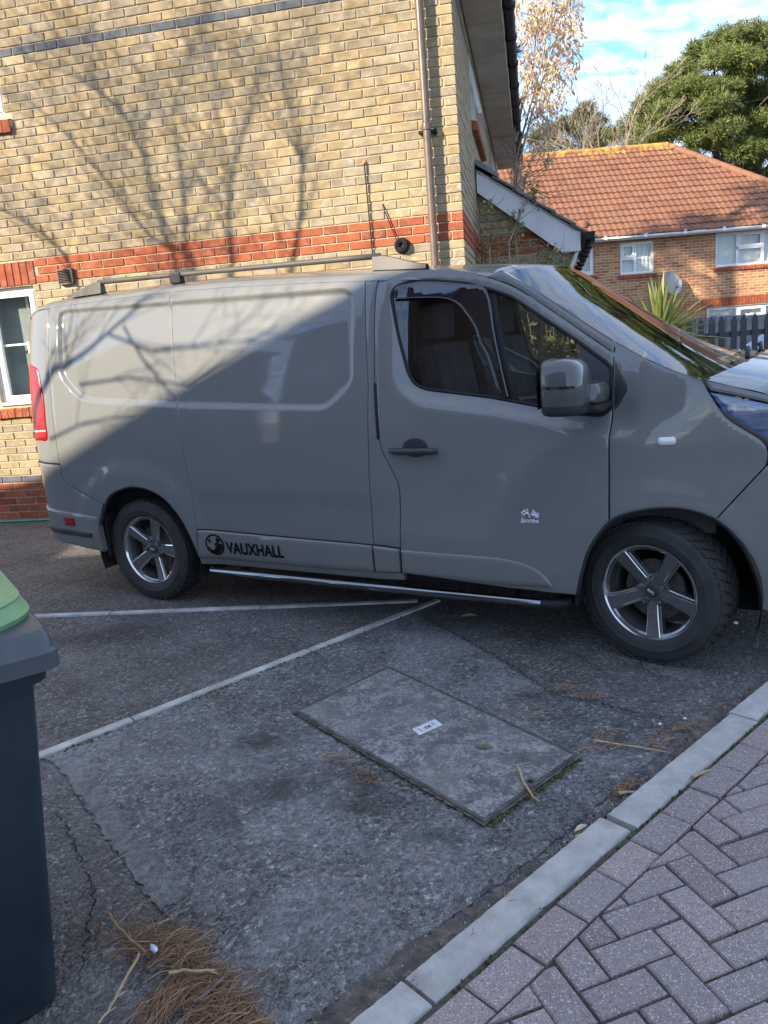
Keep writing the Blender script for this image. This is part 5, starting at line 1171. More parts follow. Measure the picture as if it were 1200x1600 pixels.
for s in (-1,1):
    b=MB(); b.prism([(-.72,1.06),(-.28,1.36),(.30,1.40),(.30,1.06)],lambda x,z:(x,s*(.725-(.10*(z-1.0))),z),lambda x,z:(x,s*(.71-(.10*(z-1.0))),z)); b.build('side_window',M['car_glass'],car)
    b=MB(); b.prism([(.36,1.06),(.36,1.40),(.88,1.40),(1.28,1.30),(1.50,1.06)],lambda x,z:(x,s*(.725-(.10*(z-1.0))),z),lambda x,z:(x,s*(.71-(.10*(z-1.0))),z)); b.build('side_window',M['car_glass'],car)
    for x in (-1.3,1.3):
        b=MB(); b.lathe([(.14,-.09),(.22,-.10),(.30,-.095),(.315,-.06),(.315,.06),(.30,.095),(.14,.09)],24,'Y',(x,s*.77,.315)); w=b.build('wheel',M['rubber'],car,True,auto=50); b=MB(); b.lathe([(0,-.07),(.15,-.075),(.20,-.09)],20,'Y',(x,s*.77,.315)); b.build('rim',M['alloy'],w,True)
    b=MB(); b.box((-2.0,s*.62,.74),(.14,.34,.16),bev=.04); b.build('headlight',M['clear_lens'],car)
# ---------------- houses across the road, behind the photographer: they shade the car park and show in the van glass, plus an added shade block
M['row_brick']=bricktex('brown_brick_row',(.17,.09,.065),(.22,.125,.085),(.26,.22,.19))
def rowhouse(x0,x1,yf,ze,label):
    h=tag(empty('row_house',(x0,yf,0)),label,'house'); W=x1-x0
    wins=[]
    n=int(W/3.2)
    for i in range(n):
        cx=(i+.5)*W/n
        wins+= [(cx-.7,cx+.7,3.55,4.65),(cx-.7,cx+.7,.9,2.1)]
    hs=[(a,b_,c_,d) for a,b_,c_,d in wins]
    # wall faces +y: build in a frame turned by 180 degrees
    wl=wallback('wall',-W,0,-.1,ze,[(-b_,-a,c_,d) for a,b_,c_,d in wins],0,h,M['row_brick']); wl.rotation_euler=(0,0,math.pi)
    for a,b_,c_,d in wins:
        w=upvc(h,-b_,-a,c_,d,.05,[(0,.5,0,1),(.5,1,0,1)],[(0,.5,0,1)],[],0,.06); w.rotation_euler=(0,0,math.pi)
    b=MB(); b.add([(0,0,-.1),(0,-7,-.1),(0,-7,ze),(0,0,ze),(W,0,-.1),(W,-7,-.1),(W,-7,ze),(W,0,ze),(0,-3.5,ze+2.45),(W,-3.5,ze+2.45)],[(0,1,2,8,3),(4,5,6,9,7),(1,5,6,2)]); b.build('side_walls',M['row_brick'],h,recalc=False)
    b=MB(); b.add([(-.15,.28,ze-.2),(W+.15,.28,ze-.2),(W+.15,-3.5,ze+2.5),(-.15,-3.5,ze+2.5),(W+.15,-7.28,ze-.2),(-.15,-7.28,ze-.2),(-.15,.28,ze-.08),(W+.15,.28,ze-.08),(W+.15,-3.5,ze+2.62),(-.15,-3.5,ze+2.62),(W+.15,-7.28,ze-.08),(-.15,-7.28,ze-.08)],[(0,1,2,3),(3,2,4,5),(6,7,8,9),(9,8,10,11),(0,1,7,6),(0,3,9,6),(3,5,11,9),(1,2,8,7),(2,4,10,8)]); b.build('roof',M['far_tile'],h)
    b=MB(); b.tube([(-.15,.34,ze-.14),(W+.15,.34,ze-.14)],.06,8); b.build('gutter',M['black_plastic'],h,True)
    return h
rowhouse(-15.6,-4.2,-2.12,6.80,'tall brown brick house behind the photographer, mirrored in the van door window')
M['garage_door']=plain('grey_garage_door',(.16,.16,.17),.5,nvar=.1)
gar=tag(empty('added_shade_block',(-10.5,.35,0)),'unseen flat roofed brick garage block added to shade the ground by the wall','garage')  # unseen block, added to keep sun off the ground at the wall foot
b=MB(); b.box((-3.2,1.4,2.1),(6.4,2.8,4.3)); b.build('wall',M['row_brick'],gar); b=MB(); b.box((-3.2,1.4,4.27),(6.6,3.0,.10),bev=.02); b.build('flat_roof',M['lead'],gar)
for k in range(2):
    b=MB(); b.box((-1.7-k*3,2.83,1.1),(2.3,.05,2.1),bev=.01); d=b.build('garage_door',M['garage_door'],gar)
    for j in range(6): b=MB(); b.box((-1.7-k*3,2.865,.25+j*.34),(2.2,.02,.03)); b.build('door_rib',M['garage_door'],d)
# ---------------- trees
def tubetree(b,p,d,L,r,depth,spread,rr,leafs=None,curve=.15,shrinkL=.72,nb=(2,3),minr=.004,m=0,up=.0):
    p=Vector(p); d=Vector(d).normalized(); pts=[p]; rs=[r]; n=4 if depth>1 else 3
    for i in range(n):
        d=(d+Vector((rr.uniform(-1,1),rr.uniform(-1,1),rr.uniform(-1,1)+up))*curve).normalized(); p=p+d*L/n; pts.append(p); rs.append(max(minr,r*(1-.38*(i+1)/n)))
    b.tube(pts,rs,6 if r>.03 else 4 if r>.012 else 3,m,cap=False)
    if depth<=0:
        if leafs is not None: leafs.append((p,d))
        return
    for i in range(rr.randint(*nb)):
        a=rr.uniform(0,2*math.pi); s=rr.uniform(.5,1)*spread; o=d.orthogonal().normalized(); w=d.cross(o); q=(d+(o*math.cos(a)+w*math.sin(a))*math.tan(s)).normalized(); k=rr.choice((2,3,4)) if n==4 else n
        base=pts[-1] if i==0 else pts[min(k,n)]
        tubetree(b,base,q,L*rr.uniform(shrinkL-.12,shrinkL+.1),rs[-1]*(.95 if i==0 else .75),depth-1,spread,rr,leafs,curve,shrinkL,nb,minr,m,up)
M['bark']=plain('grey_bark',(.16,.13,.105),.95,nvar=.3,nscale=12,bump=.4)
M['bark_pale']=plain('pale_twigs',(.30,.25,.19),.95,nvar=.25,nscale=9)
M['bark_pine']=plain('pine_bark',(.11,.07,.05),.95,nvar=.3,nscale=6,bump=.5)
# bare tree whose shadow falls on the wall and the van (outside the frame, to the left)
rr=random.Random(11); bt=tag(empty('bare_tree',(-6.1,4.6,0)),'leafless many stemmed tree near the brick house, outside the frame','tree')
b=MB(); base=Vector((0,0,0)); T=Vector((-6.1,4.6,0))
def wallpt(px,py,t):
    d=PMI.to_3x3()@Vector(((px-600)/FPX,-(py-800)/FPX,-1)); n=Vector((math.sin(WA),-math.cos(WA),0)); o=Vector((0,0,CAMH)); k=(W0-o).dot(n)/d.dot(n); return o+d*k+SUN*t*.62-T
limbs=[[(272,400,9.0),(245,330,9.0),(228,250,9.1),(190,170,9.3),(120,120,9.6),(40,90,10)],[(300,400,8.8),(235,370,8.6),(180,300,8.4),(110,215,8.2),(40,150,8.0)],[(362,395,8.7),(358,330,8.7),(362,270,8.8),(385,190,9.0),(410,90,9.3)],[(470,335,8.3),(472,250,8.3),(455,180,8.2),(430,60,8.0)],[(290,400,9.4),(285,280,9.6),(270,180,9.8),(300,60,10.2)],[(100,395,8.9),(60,360,8.8),(10,330,8.6),(-60,300,8.4)]]
for li,l in enumerate(limbs):
    P=[wallpt(*q) for q in l]; r0=.022 if li!=2 else .020; P=[Vector((P[0].x*.5,P[0].y*.5,P[0].z-1.5)),Vector((P[0].x*.85,P[0].y*.85,P[0].z-.6))]+P
    rs=[lerp(r0*1.1,.007,i/(len(P)-1)) for i in range(len(P))]; b.tube([Vector((0,0,1.7))]+P,[.08]+rs,6,cap=False)
    for i in range(2,len(P)):
        for k in range(7):
            d=(P[i]-P[i-1]).normalized()+Vector((rr.uniform(-1,1),rr.uniform(-1,1),rr.uniform(-.3,.9)))*.8; tubetree(b,P[i].lerp(P[i-1],rr.random()),d,rr.uniform(.35,.8),rs[i]*.30+.0015,3,.6,rr,curve=.2,minr=.0018)
b.tube([(0,0,-.1),(0.03,0,.9),(0,0,1.7)],[.14,.11,.09],10); b.build('trunk_and_limbs',M['bark'],bt,True,recalc=False)
# nearer branches whose shadow lies across the cargo side of the van
def vanpt(px,py,t):
    d=PMI.to_3x3()@Vector(((px-600)/FPX,-(py-800)/FPX,-1)); n=Vector((math.sin(VA),-math.cos(VA),0)); o=Vector((0,0,CAMH)); P0=Vector(V0)+n*.93; k=(P0-o).dot(n)/d.dot(n); return o+d*k+SUN*t
T2=Vector((-6.1,1.55,0)); b=MB(); st=tag(empty('bare_sapling',T2),'leafless sapling in front of the row houses, outside the frame','tree'); rr=random.Random(4)
l2=[[(60,640,4.6),(80,580,4.6),(120,545,4.6),(150,510,4.65),(190,460,4.7),(235,415,4.8)],[(150,515,4.6),(230,545,4.7),(300,535,4.8),(380,525,4.9),(415,500,5.0)],[(170,500,4.7),(215,560,4.8),(262,610,4.9),(300,640,5.0)],[(90,690,4.6),(140,665,4.7),(220,650,4.8)],[(120,600,4.6),(200,588,4.75),(290,600,4.9),(340,560,5.1)]]
root2=vanpt(40,760,4.5)-T2
b.tube([(0,0,-.1),(0,0,1.4),root2*.7+Vector((0,0,.6)),root2,vanpt(60,640,4.6)-T2],[.06,.055,.045,.04,.034],8)
for li,l in enumerate(l2):
    P=[vanpt(*q)-T2 for q in l]; rs=[lerp(.026 if li==0 else .012,.004,i/(len(P)-1)) for i in range(len(P))]; b.tube(P,rs,6,cap=False)
    for i in range(1,len(P)):
        for k in range(2): tubetree(b,P[i].lerp(P[i-1],rr.random()),(P[i]-P[i-1]).normalized()+Vector((rr.uniform(-1,1),rr.uniform(-1,1),rr.uniform(-.2,.8)))*.9,rr.uniform(.25,.5),rs[i]*.4+.001,2,.6,rr,curve=.2,minr=.0014)
b.build('stem_and_branches',M['bark'],st,True,recalc=False)
# leaves
def leafmat(name,cols,rough=.6,trans=.25):
    m=NT(name); at_=m.n('ShaderNodeAttribute',attribute_name='bv'); g=m.pos(); c=m.ramp(at_.outputs['Fac'],[(i/(len(cols)-1),c) for i,c in enumerate(cols)]); m.set(Base_Color=c,Roughness=rough)
    tr=m.n('ShaderNodeBsdfTranslucent'); m.l(c,tr.inputs[0]); mx=m.n('ShaderNodeMixShader'); mx.inputs[0].default_value=trans; m.l(m.b.outputs[0],mx.inputs[1]); m.l(tr.outputs[0],mx.inputs[2]); m.l(mx.outputs[0],m.out.inputs['Surface']); return m.mat
M['dry_leaf']=leafmat('dry_leaf',[(.40,.27,.15),(.58,.43,.26),(.70,.56,.37),(.48,.32,.18)])
M['pine_needle']=leafmat('pine_needle',[(.07,.10,.022),(.12,.155,.035),(.19,.215,.055),(.09,.125,.03)],.6,.15)
M['dull_green']=leafmat('dull_foliage',[(.08,.085,.035),(.12,.12,.05),(.17,.15,.07),(.10,.09,.045)],.7,.15)
M['palm_leaf']=leafmat('cordyline_leaf',[(.11,.15,.04),(.20,.24,.07),(.36,.36,.14),(.15,.18,.05)],.4,.2)
M['green_leaf']=leafmat('green_leaf',[(.06,.10,.03),(.16,.19,.06),(.36,.36,.13),(.25,.24,.10)],.5,.25)
def leaf(b,p,d,L,w,rr,fold=.25,a=None):
    d=Vector(d).normalized(); s=d.cross(Vector((rr.uniform(-1,1),rr.uniform(-1,1),rr.uniform(-1,1)))); s=s.normalized() if s.length>1e-4 else d.orthogonal().normalized(); n=d.cross(s)
    p=Vector(p); q=[p,p+d*L*.45+s*w/2+n*w*fold,p+d*L,p+d*L*.45-s*w/2+n*w*fold]; b.add(q,[(0,1,2,3)],0,rr.random() if a is None else a)
# ---- tree of dry hanging leaves beside the gutter
rr=random.Random(21); DY=13.0; root=at(806,640,DY); root.z=0; dt=tag(empty('dry_leaf_tree',root),'thin tree hung with dry tan leaves rising beside the black gutter','tree')
b=MB(); lv=MB(); tips=[]
stems=[[(806,640),(804,420),(804,300),(804,150),(806,50),(806,-40)],[(804,300),(808,240),(822,190),(846,100),(860,20),(868,-60)],[(804,320),(812,250),(836,160),(870,60),(888,-20)],[(806,360),(810,310),(822,285),(834,300)],[(806,220),(818,150),(834,100),(840,20)]]
for l in stems:
    P=[at(x,y,DY+rr.uniform(-.5,.5))-root for x,y in l]; b.tube(P,[lerp(.024,.006,i/(len(P)-1)) for i in range(len(P))],6,cap=False)
    for i in range(1,len(P)):
        for k in range(5):
            f=rr.random(); q=P[i-1].lerp(P[i],f); tubetree(b,q,(P[i]-P[i-1]).normalized()*.6+Vector((rr.uniform(-1,1),rr.uniform(-1,1),rr.uniform(-.4,.4))),rr.uniform(.25,.5),.008,1,.6,rr,tips,.2,minr=.003)
b.build('trunk',M['bark_pale'],dt,True,recalc=False)
cl=[(862,10,32,45),(885,20,26,36),(850,60,34,45),(880,95,28,34),(845,110,30,34),(870,135,25,26),(838,150,26,30),(850,185,22,30),(865,172,18,20),(822,105,16,24),(890,55,22,30),(840,30,22,34),(812,20,16,30),(835,320,24,16),(818,300,16,14),(828,345,20,14),(812,270,14,20),(850,235,16,20)]
for cx,cy,rx,ry in cl:
    for k in range(int(rx*ry*.20)):
        a=rr.uniform(0,2*math.pi); q=math.sqrt(rr.random()); p=at(cx+rx*q*math.cos(a),cy+ry*q*math.sin(a),DY+rr.gauss(0,.30))-root
        leaf(lv,p,(rr.uniform(-.6,.6),rr.uniform(-.6,.6),rr.uniform(-1.3,-.1)),rr.uniform(.07,.14),rr.uniform(.022,.042),rr)
lv.build('leaves',M['dry_leaf'],dt,attr=True,recalc=False)
# ---- pines
def needleclump(b,c,R,n,rr,a0):
    for k in range(n):
        d=Vector((rr.gauss(0,1),rr.gauss(0,1),rr.gauss(.25,.8))).normalized(); p=c+d*R*rr.uniform(.05,.75)+Vector((rr.gauss(0,.1),rr.gauss(0,.1),rr.gauss(0,.06)))*R; L=R*rr.uniform(.35,.7); w=R*rr.uniform(.045,.085); s=d.cross(Vector((rr.uniform(-1,1),rr.uniform(-1,1),rr.uniform(-1,1)))).normalized()
        b.add([p-s*w,p+s*w,p+d*L+s*w*.3],[(0,1,2)],0,min(.999,max(0,a0+rr.uniform(-.25,.25))))
def pine(name,label,Y,trunk,lobes,seed,dens_=1.,mat='pine_needle',R=.25,group='trees beyond the tiled house'):
    rr=random.Random(seed); root=at(*trunk[0],Y); root.z=-1; t=tag(empty(name,root),label,'tree',group); b=MB(); P=[at(x,y,Y)-root for x,y in trunk]; P[0]=Vector((0,0,0)); b.tube(P,[lerp(.24,.07,i/(len(P)-1)) for i in range(len(P))],8,cap=False); lv=MB()
    for (cx,cy,rx,ry,dy) in lobes:
        C=at(cx,cy,Y+dy)-root; px=(at(cx+1,cy,Y)-at(cx,cy,Y)).length; RX,RY_=rx*px,ry*px
        j=min(range(len(P)),key=lambda i:abs(P[i].z-(C.z-.4*RY_))); b0=P[j].lerp(P[max(0,j-1)],rr.random()); b.tube([b0,b0.lerp(C,.5)+Vector((rr.uniform(-.3,.3),0,rr.uniform(-.3,.3))),C],[.06,.045,.02],5,cap=False)
        nn=int(dens_*190*RX*RY_+12)
        for k in range(nn):
            d=Vector((rr.gauss(0,1),rr.gauss(0,1),rr.gauss(0,1))).normalized()*rr.random()**.33; c=C+Vector((d.x*RX,d.y*RX*.8,d.z*RY_))
            needleclump(lv,c,R*rr.uniform(.7,1.25),int(38*dens_)+10,rr,rr.uniform(.15,.8))
            if k%3==0: b.tube([C+(c-C)*.2,c],[.03,.012],4,cap=False)
    b.build('trunk',M['bark_pine'],t,True,recalc=False); lv.build('crown',M[mat],t,attr=True,recalc=False); return t
PYN=36.0
rf=random.Random(66); FILL=()
for k in range(60):
    x=rf.uniform(1005,1245); yt=float(np.interp(x,[1000,1035,1065,1090,1130,1245],[170,138,112,84,58,50])); FILL+=((x,rf.uniform(yt+8,min(290,yt+190)),rf.uniform(13,24),rf.uniform(8,14),rf.uniform(-2.2,2.2)),)
pine('pine_tree','tall dark green pine towering over the right end of the tiled roof',PYN,[(1180,640),(1172,420),(1120,230),(1130,150),(1150,90),(1160,50)],
 [(cx,cy,rx,ry,dy) for cx,cy,rx,ry,dy in FILL+((1130,58,26,16,0),(1165,52,30,16,-1),(1205,58,34,18,1),(1092,84,28,16,0),(1132,92,34,16,-1.5),(1176,95,34,18,.5),(1218,104,34,22,0),(1065,112,28,16,0),(1036,140,28,18,0),(1082,138,32,16,-1.5),(1128,132,24,12,1.5),(1014,166,26,18,0),(1050,172,32,16,-1),(1096,172,28,13,1),(1165,138,28,14,0),(1202,150,34,18,0),(1026,200,30,16,0),(1064,204,32,14,-1),(1154,180,24,14,0),(1194,190,32,18,-1),(1100,208,26,12,0),(1146,222,26,14,0),(1188,232,30,18,0),(1222,210,34,30,0),(1164,262,24,16,0),(1200,280,34,20,0),(1118,165,30,14,-2.5),(1135,200,24,14,-2.5),(1110,140,24,12,-2),(1160,235,24,14,-2),(1250,90,40,40,0),(1270,190,50,50,0),(1240,300,40,40,0))],5,1.15)
pine('pine_tree','lower pine mass between the tall pine and the bare treetops',PYN+3,[(1000,640),(1000,420),(1005,260),(1000,200)],[(1002,178,18,14,0),(984,196,22,14,0),(1012,205,22,14,0),(962,208,20,12,1),(996,222,28,14,0),(1030,225,24,14,0)],6,.9)
pine('evergreen_tree','dull green evergreen behind the left half of the tiled roof ridge',PYN+5,[(930,640),(925,420),(920,230)],[(916,166,14,12,0),(904,184,18,12,0),(930,188,20,12,0),(882,198,20,14,0),(858,206,20,14,0),(908,206,26,13,0),(946,212,24,12,0),(836,216,18,16,0),(872,226,26,14,0),(925,226,36,12,0),(840,245,24,14,0)],7,.8,'dull_green')
rr=random.Random(31)
def baretree(label,Y,px,py0,py1,r,depth,L,seed,mat='bark_pale',n=3,spread=.5,group='trees beyond the tiled house'):
    rr=random.Random(seed); root=at(px,py0,Y); top=at(px,py1,Y); root.z=-.5; t=tag(empty('bare_tree',root),label,'tree',group); b=MB(); H=top.z+.5
    b.tube([(0,0,0),(.1,0,H*.4),(0,0,H*.6)],[r*1.3,r,r*.8],7,cap=False)
    for k in range(n):
        a=2*math.pi*k/n+rr.random(); tubetree(b,(0,0,H*lerp(.45,.6,k/n)),(math.cos(a)*.5,math.sin(a)*.5,1),L,r*.55,depth,spread,rr,curve=.13,minr=.007,nb=(2,3),up=.12)
    b.build('trunk_and_branches',M[mat],t,True,recalc=False)
baretree('pale leafless tree spreading fine branches against the sky, left of the pines',34,955,640,90,.12,5,1.75,8,n=5)
baretree('pale leafless tree just right of the dry leaf tree',35,893,640,115,.11,5,1.4,9,n=5)
baretree('brown leafless tree tangled above the tiled ridge',30,905,640,165,.09,4,1.15,10,n=7,spread=.8)
baretree('leafless thicket tree above the left end of the tiled roof',29,850,640,180,.08,4,1.0,12,n=7,spread=.9)
baretree('leafless tree leaning over the middle of the tiled ridge',31,985,640,175,.08,4,1.1,14,n=7,spread=.9)
# tree behind the buff house whose shadow dapples the tiled house
rr=random.Random(51); root=Vector((-3.2,13.4,0)); t=tag(empty('pine_tree',root),'pine standing behind the buff brick house, hidden by its wall','tree'); b=MB(); lv=MB(); b.tube([(0,0,-.2),(0,0,6),(.2,0,12)],[.25,.18,.06],8)
for cx,cy,cz,R in ((1.6,.1,11.6,.9),(1.1,.3,12.3,.8),(2.2,.0,10.9,.7),(-1.4,-.3,10.2,.8),(-.9,.0,11.0,.7),(-2.0,.2,9.6,.6),(.2,.2,10.4,.5)):
    b.tube([(0,0,cz-1),(cx*.6,cy,cz-.3),(cx,cy,cz)],[.06,.04,.02],5)
    for k in range(16):
        d=Vector((rr.gauss(0,1),rr.gauss(0,1),rr.gauss(0,1))).normalized()*rr.random()**.5*R; needleclump(lv,Vector((cx,cy,cz))+d,.4,40,rr,.5)
b.build('trunk',M['bark_pine'],t,True,recalc=False); lv.build('crown',M['pine_needle'],t,attr=True,recalc=False)
# tall pine on the right whose shadow dapples the tiled house
# ---- cordyline behind the bonnet
cy=8.2; cpt=at(1030,520,cy); cd=tag(empty('cordyline_palm',(cpt.x,cy,0)),'spiky green cordyline palm sticking up behind the van windscreen','plant'); rr=random.Random(77)
b=MB(); b.tube([(0,0,-.02),(.02,0,.6),(0,0,cpt.z-.05)],[.06,.05,.045],10); b.build('trunk',M['bark'],cd,True)
for k in range(130):
    az=rr.uniform(0,2*math.pi); el=rr.uniform(-.35,1.45); L=rr.uniform(.52,.74); d=Vector((math.cos(az)*math.cos(el),math.sin(az)*math.cos(el),math.sin(el))); s=d.cross(Vector((0,0,1))); s=s.normalized() if s.length>.05 else Vector((1,0,0)); b=MB(); vs=[]; col=rr.random()
    for i in range(5):
        t=i/4; p=d*L*t+Vector((0,0,-.10*t*t*math.cos(el))); w=.020*(1-t)**.7*(.6+1.2*min(1,t*4)) ; n=s.cross(d); vs+=[p-s*w+n*w*.4,p,p+s*w+n*w*.4]
    b.add(vs,[(3*i,3*i+1,3*i+4,3*i+3) for i in range(4)]+[(3*i+1,3*i+2,3*i+5,3*i+4) for i in range(4)],0,col); o=b.build('leaf',M['palm_leaf'],cd,attr=True,recalc=False); o.location=(0,0,cpt.z-.06)
# ---- straggly shrub against the porch
rr=random.Random(88); sy=8.35; sp_=at(800,420,sy); sh=tag(empty('straggly_shrub',(sp_.x,sy,0)),'straggly half bare shrub with pale stems against the shaded porch wall','plant'); b=MB(); lv=MB(); o0=Vector((sp_.x,sy,0))
for l in ([(800,520),(795,380),(815,330),(838,295)],[(770,520),(765,400),(762,360),(766,325)],[(820,520),(835,420),(850,390),(872,400)],[(785,520),(782,410),(770,395),(760,380)],[(800,520),(810,415),(805,370),(808,340)],[(840,520),(845,430),(880,410)],[(750,520),(752,420),(748,395)],[(860,520),(862,440),(858,405)]):
    P=[at(x,y,sy+rr.uniform(-.15,.15))-o0 for x,y in l]; P[0].z=0; b.tube(P,[.012,.009,.006,.004][:len(P)],5,cap=False)
    for i in range(1,len(P)):
        for k in range(4):
            q=P[i-1].lerp(P[i],rr.random()); tubetree(b,q,(rr.uniform(-1,1),rr.uniform(-1,1),rr.uniform(-.2,1)),.14,.004,1,.6,rr,curve=.25,minr=.0018)
            for j in range(5): leaf(lv,q+Vector((rr.gauss(0,.05),rr.gauss(0,.05),rr.gauss(0,.06))),(rr.uniform(-1,1),rr.uniform(-1,1),rr.uniform(-.8,.6)),rr.uniform(.035,.07),rr.uniform(.015,.028),rr)
    for j in range(18): leaf(lv,P[-1]+Vector((rr.gauss(0,.035),rr.gauss(0,.04),rr.gauss(0,.04))),(rr.uniform(-1,1),rr.uniform(-1,1),rr.uniform(-.8,.8)),rr.uniform(.04,.08),rr.uniform(.015,.03),rr)
for k in range(380):
    p=at(rr.uniform(735,900),rr.uniform(412,560),sy+rr.uniform(-.2,.3))-o0; leaf(lv,p,(rr.uniform(-1,1),rr.uniform(-1,1),rr.uniform(-.3,1)),rr.uniform(.04,.08),rr.uniform(.015,.03),rr)
b.build('stems',M['bark_pale'],sh,True,recalc=False); lv.build('leaves',M['green_leaf'],sh,attr=True,recalc=False)

# ---- leafy shrub behind the van, seen through the cab glass
rr=random.Random(91); gy=6.3; gp=at(862,520,gy); gs=tag(empty('leafy_shrub',(gp.x,gy,0)),'sunlit yellow green shrub behind the van, seen through its cab windows','plant'); b=MB(); lv=MB(); o0=Vector((gp.x,gy,0))
for k in range(16):
    tip=at(rr.uniform(815,925),rr.uniform(470,590),gy+rr.uniform(-.15,.2))-o0; q=Vector((rr.uniform(-.05,.05),rr.uniform(-.05,.05),0)); P=[q,q.lerp(tip,.5)+Vector((rr.uniform(-.05,.05),rr.uniform(-.05,.05),.12)),tip]; b.tube(P,[.010,.007,.003],5,cap=False)
    for j in range(26): f=rr.uniform(.45,1.02); p=P[1].lerp(P[2],(f-.45)/.57); leaf(lv,p+Vector((rr.gauss(0,.03),rr.gauss(0,.03),rr.gauss(0,.03))),(rr.uniform(-1,1),rr.uniform(-1,1),rr.uniform(-.4,.9)),rr.uniform(.06,.11),rr.uniform(.025,.042),rr)
b.build('stems',M['bark_pale'],gs,True,recalc=False); lv.build('leaves',M['green_leaf'],gs,attr=True,recalc=False)
# ================================================================== small things
rr=random.Random(5)
# ---------------- wheelie bin
BA=R_(124); e1=Vector((math.cos(BA),math.sin(BA))); e2=Vector((math.cos(BA+math.pi/2),math.sin(BA+math.pi/2)))
bin_c=Vector((-.70,1.542)); LW,LD=.60,.74          # lid: LD along e1, LW along e2, outer corner at bin_c
binr=tag(empty('wheelie_bin',(*(bin_c+e1*LD/2+e2*LW/2),0),BA),'dark blue wheelie bin with a green lid insert at the left edge','bin')
# local frame: x along e1, y along e2; visible corner at (-LD/2,-LW/2)
mm=NT('bin_blue'); v=mm.coord(); c=mm.ramp(mm.noise(v,5,5,.6),[(.3,(.010,.020,.030)),(.7,(.017,.030,.042))]); sc=mm.noise(mm.coord('Object',(30,30,2)),6,4,.7); c=mm.mix(mm.rng(sc,.62,.74,0,.35),c,(.07,.09,.12)); z=mm.n('ShaderNodeSeparateXYZ'); mm.l(v,z.inputs[0]); c=mm.mix(mm.math('MULTIPLY',mm.rng(mm.noise(v,18,5,.7),.45,.7,0,.6),mm.rng(z.outputs[2],.12,.0,0,1)),c,(.06,.06,.045)); mm.set(Base_Color=c,Roughness=.42); mm.bump(mm.noise(v,160,3),.12,.003); M['bin']=mm.mat
mm=NT('bin_lid_lit_blue'); v=mm.coord(); c=mm.ramp(mm.noise(v,8,5,.6),[(.3,(.045,.056,.068)),(.7,(.07,.082,.095))]); sc=mm.noise(mm.coord('Object',(40,9,40)),4,5,.75); c=mm.mix(mm.rng(sc,.60,.72,0,.55),c,(.13,.15,.17)); mm.set(Base_Color=c,Roughness=.38); M['bin_lid']=mm.mat  # sunlight painted into the lid: paler blue than the body
mm=NT('bin_green'); v=mm.coord(); c=mm.ramp(mm.noise(v,7,5,.65),[(.3,(.13,.27,.12)),(.7,(.20,.36,.16))]); c=mm.mix(mm.rng(mm.noise(v,4,5,.7),.5,.72,0,.55),c,(.38,.44,.30)); mm.set(Base_Color=c,Roughness=.45); M['bin_green']=mm.mat
def rr_ring(hx,hy,r,n=5):
    o=[]
    for (sx,sy,a0) in ((1,1,0),(-1,1,90),(-1,-1,180),(1,-1,270)):
        for k in range(n+1): t=R_(a0+90*k/n); o.append((sx*(hx-r)+r*math.cos(t),sy*(hy-r)+r*math.sin(t)))
    return o
def ringloft(rings,name,mat,par,cap0=True,cap1=True,auto=35):
    b=MB(); n=len(rings[0][1]); vs=[(x,y,z) for z,rg in rings for x,y in rg]; fs=[(i*n+k,i*n+(k+1)%n,(i+1)*n+(k+1)%n,(i+1)*n+k) for i in range(len(rings)-1) for k in range(n)]
    if cap0: fs.append(tuple(range(n-1,-1,-1)))
    if cap1: fs.append(tuple((len(rings)-1)*n+k for k in range(n)))
    b.add(vs,fs); return b.build(name,mat,par,True,auto=auto)
sh_=lambda rg,dx,dy:[(x+dx,y+dy) for x,y in rg]
ringloft([(0.0,rr_ring(.185,.175,.05)),(.02,rr_ring(.20,.19,.05)),(.45,rr_ring(.262,.222,.055)),(.90,rr_ring(.318,.256,.05)),(.93,rr_ring(.320,.258,.05))],'body',M['bin'],binr)
ringloft([(.885,rr_ring(.345,.275,.045)),(.93,rr_ring(.352,.283,.045)),(.93,rr_ring(.33,.265,.045))],'rim',M['bin'],binr,False,False)
lid=ringloft([(.915,rr_ring(.362,.292,.03)),(.918,rr_ring(.370,.300,.028)),(.955,rr_ring(.370,.300,.028)),(.962,rr_ring(.364,.294,.026)),(.990,rr_ring(.360,.290,.024)),(1.002,rr_ring(.352,.282,.024)),(1.006,rr_ring(.335,.265,.022))],'lid',M['bin_lid'],binr)
ins=ringloft([(1.004,rr_ring(.330,.278,.13,8)),(1.018,rr_ring(.334,.282,.13,8)),(1.024,rr_ring(.326,.274,.13,8)),(1.045,rr_ring(.318,.266,.13,8)),(1.050,rr_ring(.321,.269,.13,8)),(1.055,rr_ring(.314,.262,.13,8))],'lid_insert',M['bin_green'],binr); ins.location=(.010,.0,0)
b=MB(); nu,nv=16,14; vs=[];fs=[]
for i in range(nu+1):
    for j in range(nv+1):
        u,v=-1+2*i/nu,-1+2*j/nv; r2=min(1,(abs(u)**3+abs(v)**3)); vs.append((.05+u*.245,v*.245,1.052+.085*(1-r2)**.6))
for i in range(nu):
    for j in range(nv): fs.append((i*(nv+1)+j,(i+1)*(nv+1)+j,(i+1)*(nv+1)+j+1,i*(nv+1)+j+1))
b.add(vs,fs); b.build('insert_dome',M['bin_green'],ins,True)
ringloft([(1.053,sh_(rr_ring(.05,.12,.045),-.245,0)),(1.070,sh_(rr_ring(.048,.118,.045),-.242,0)),(1.074,sh_(rr_ring(.042,.112,.04),-.240,0))],'insert_lip',M['bin_green'],ins)
b=MB(); b.tube([(.36,-.18,.97),(.41,-.18,.985),(.41,.18,.985),(.36,.18,.97)],.016,8); b.build('handle',M['bin'],binr,True)
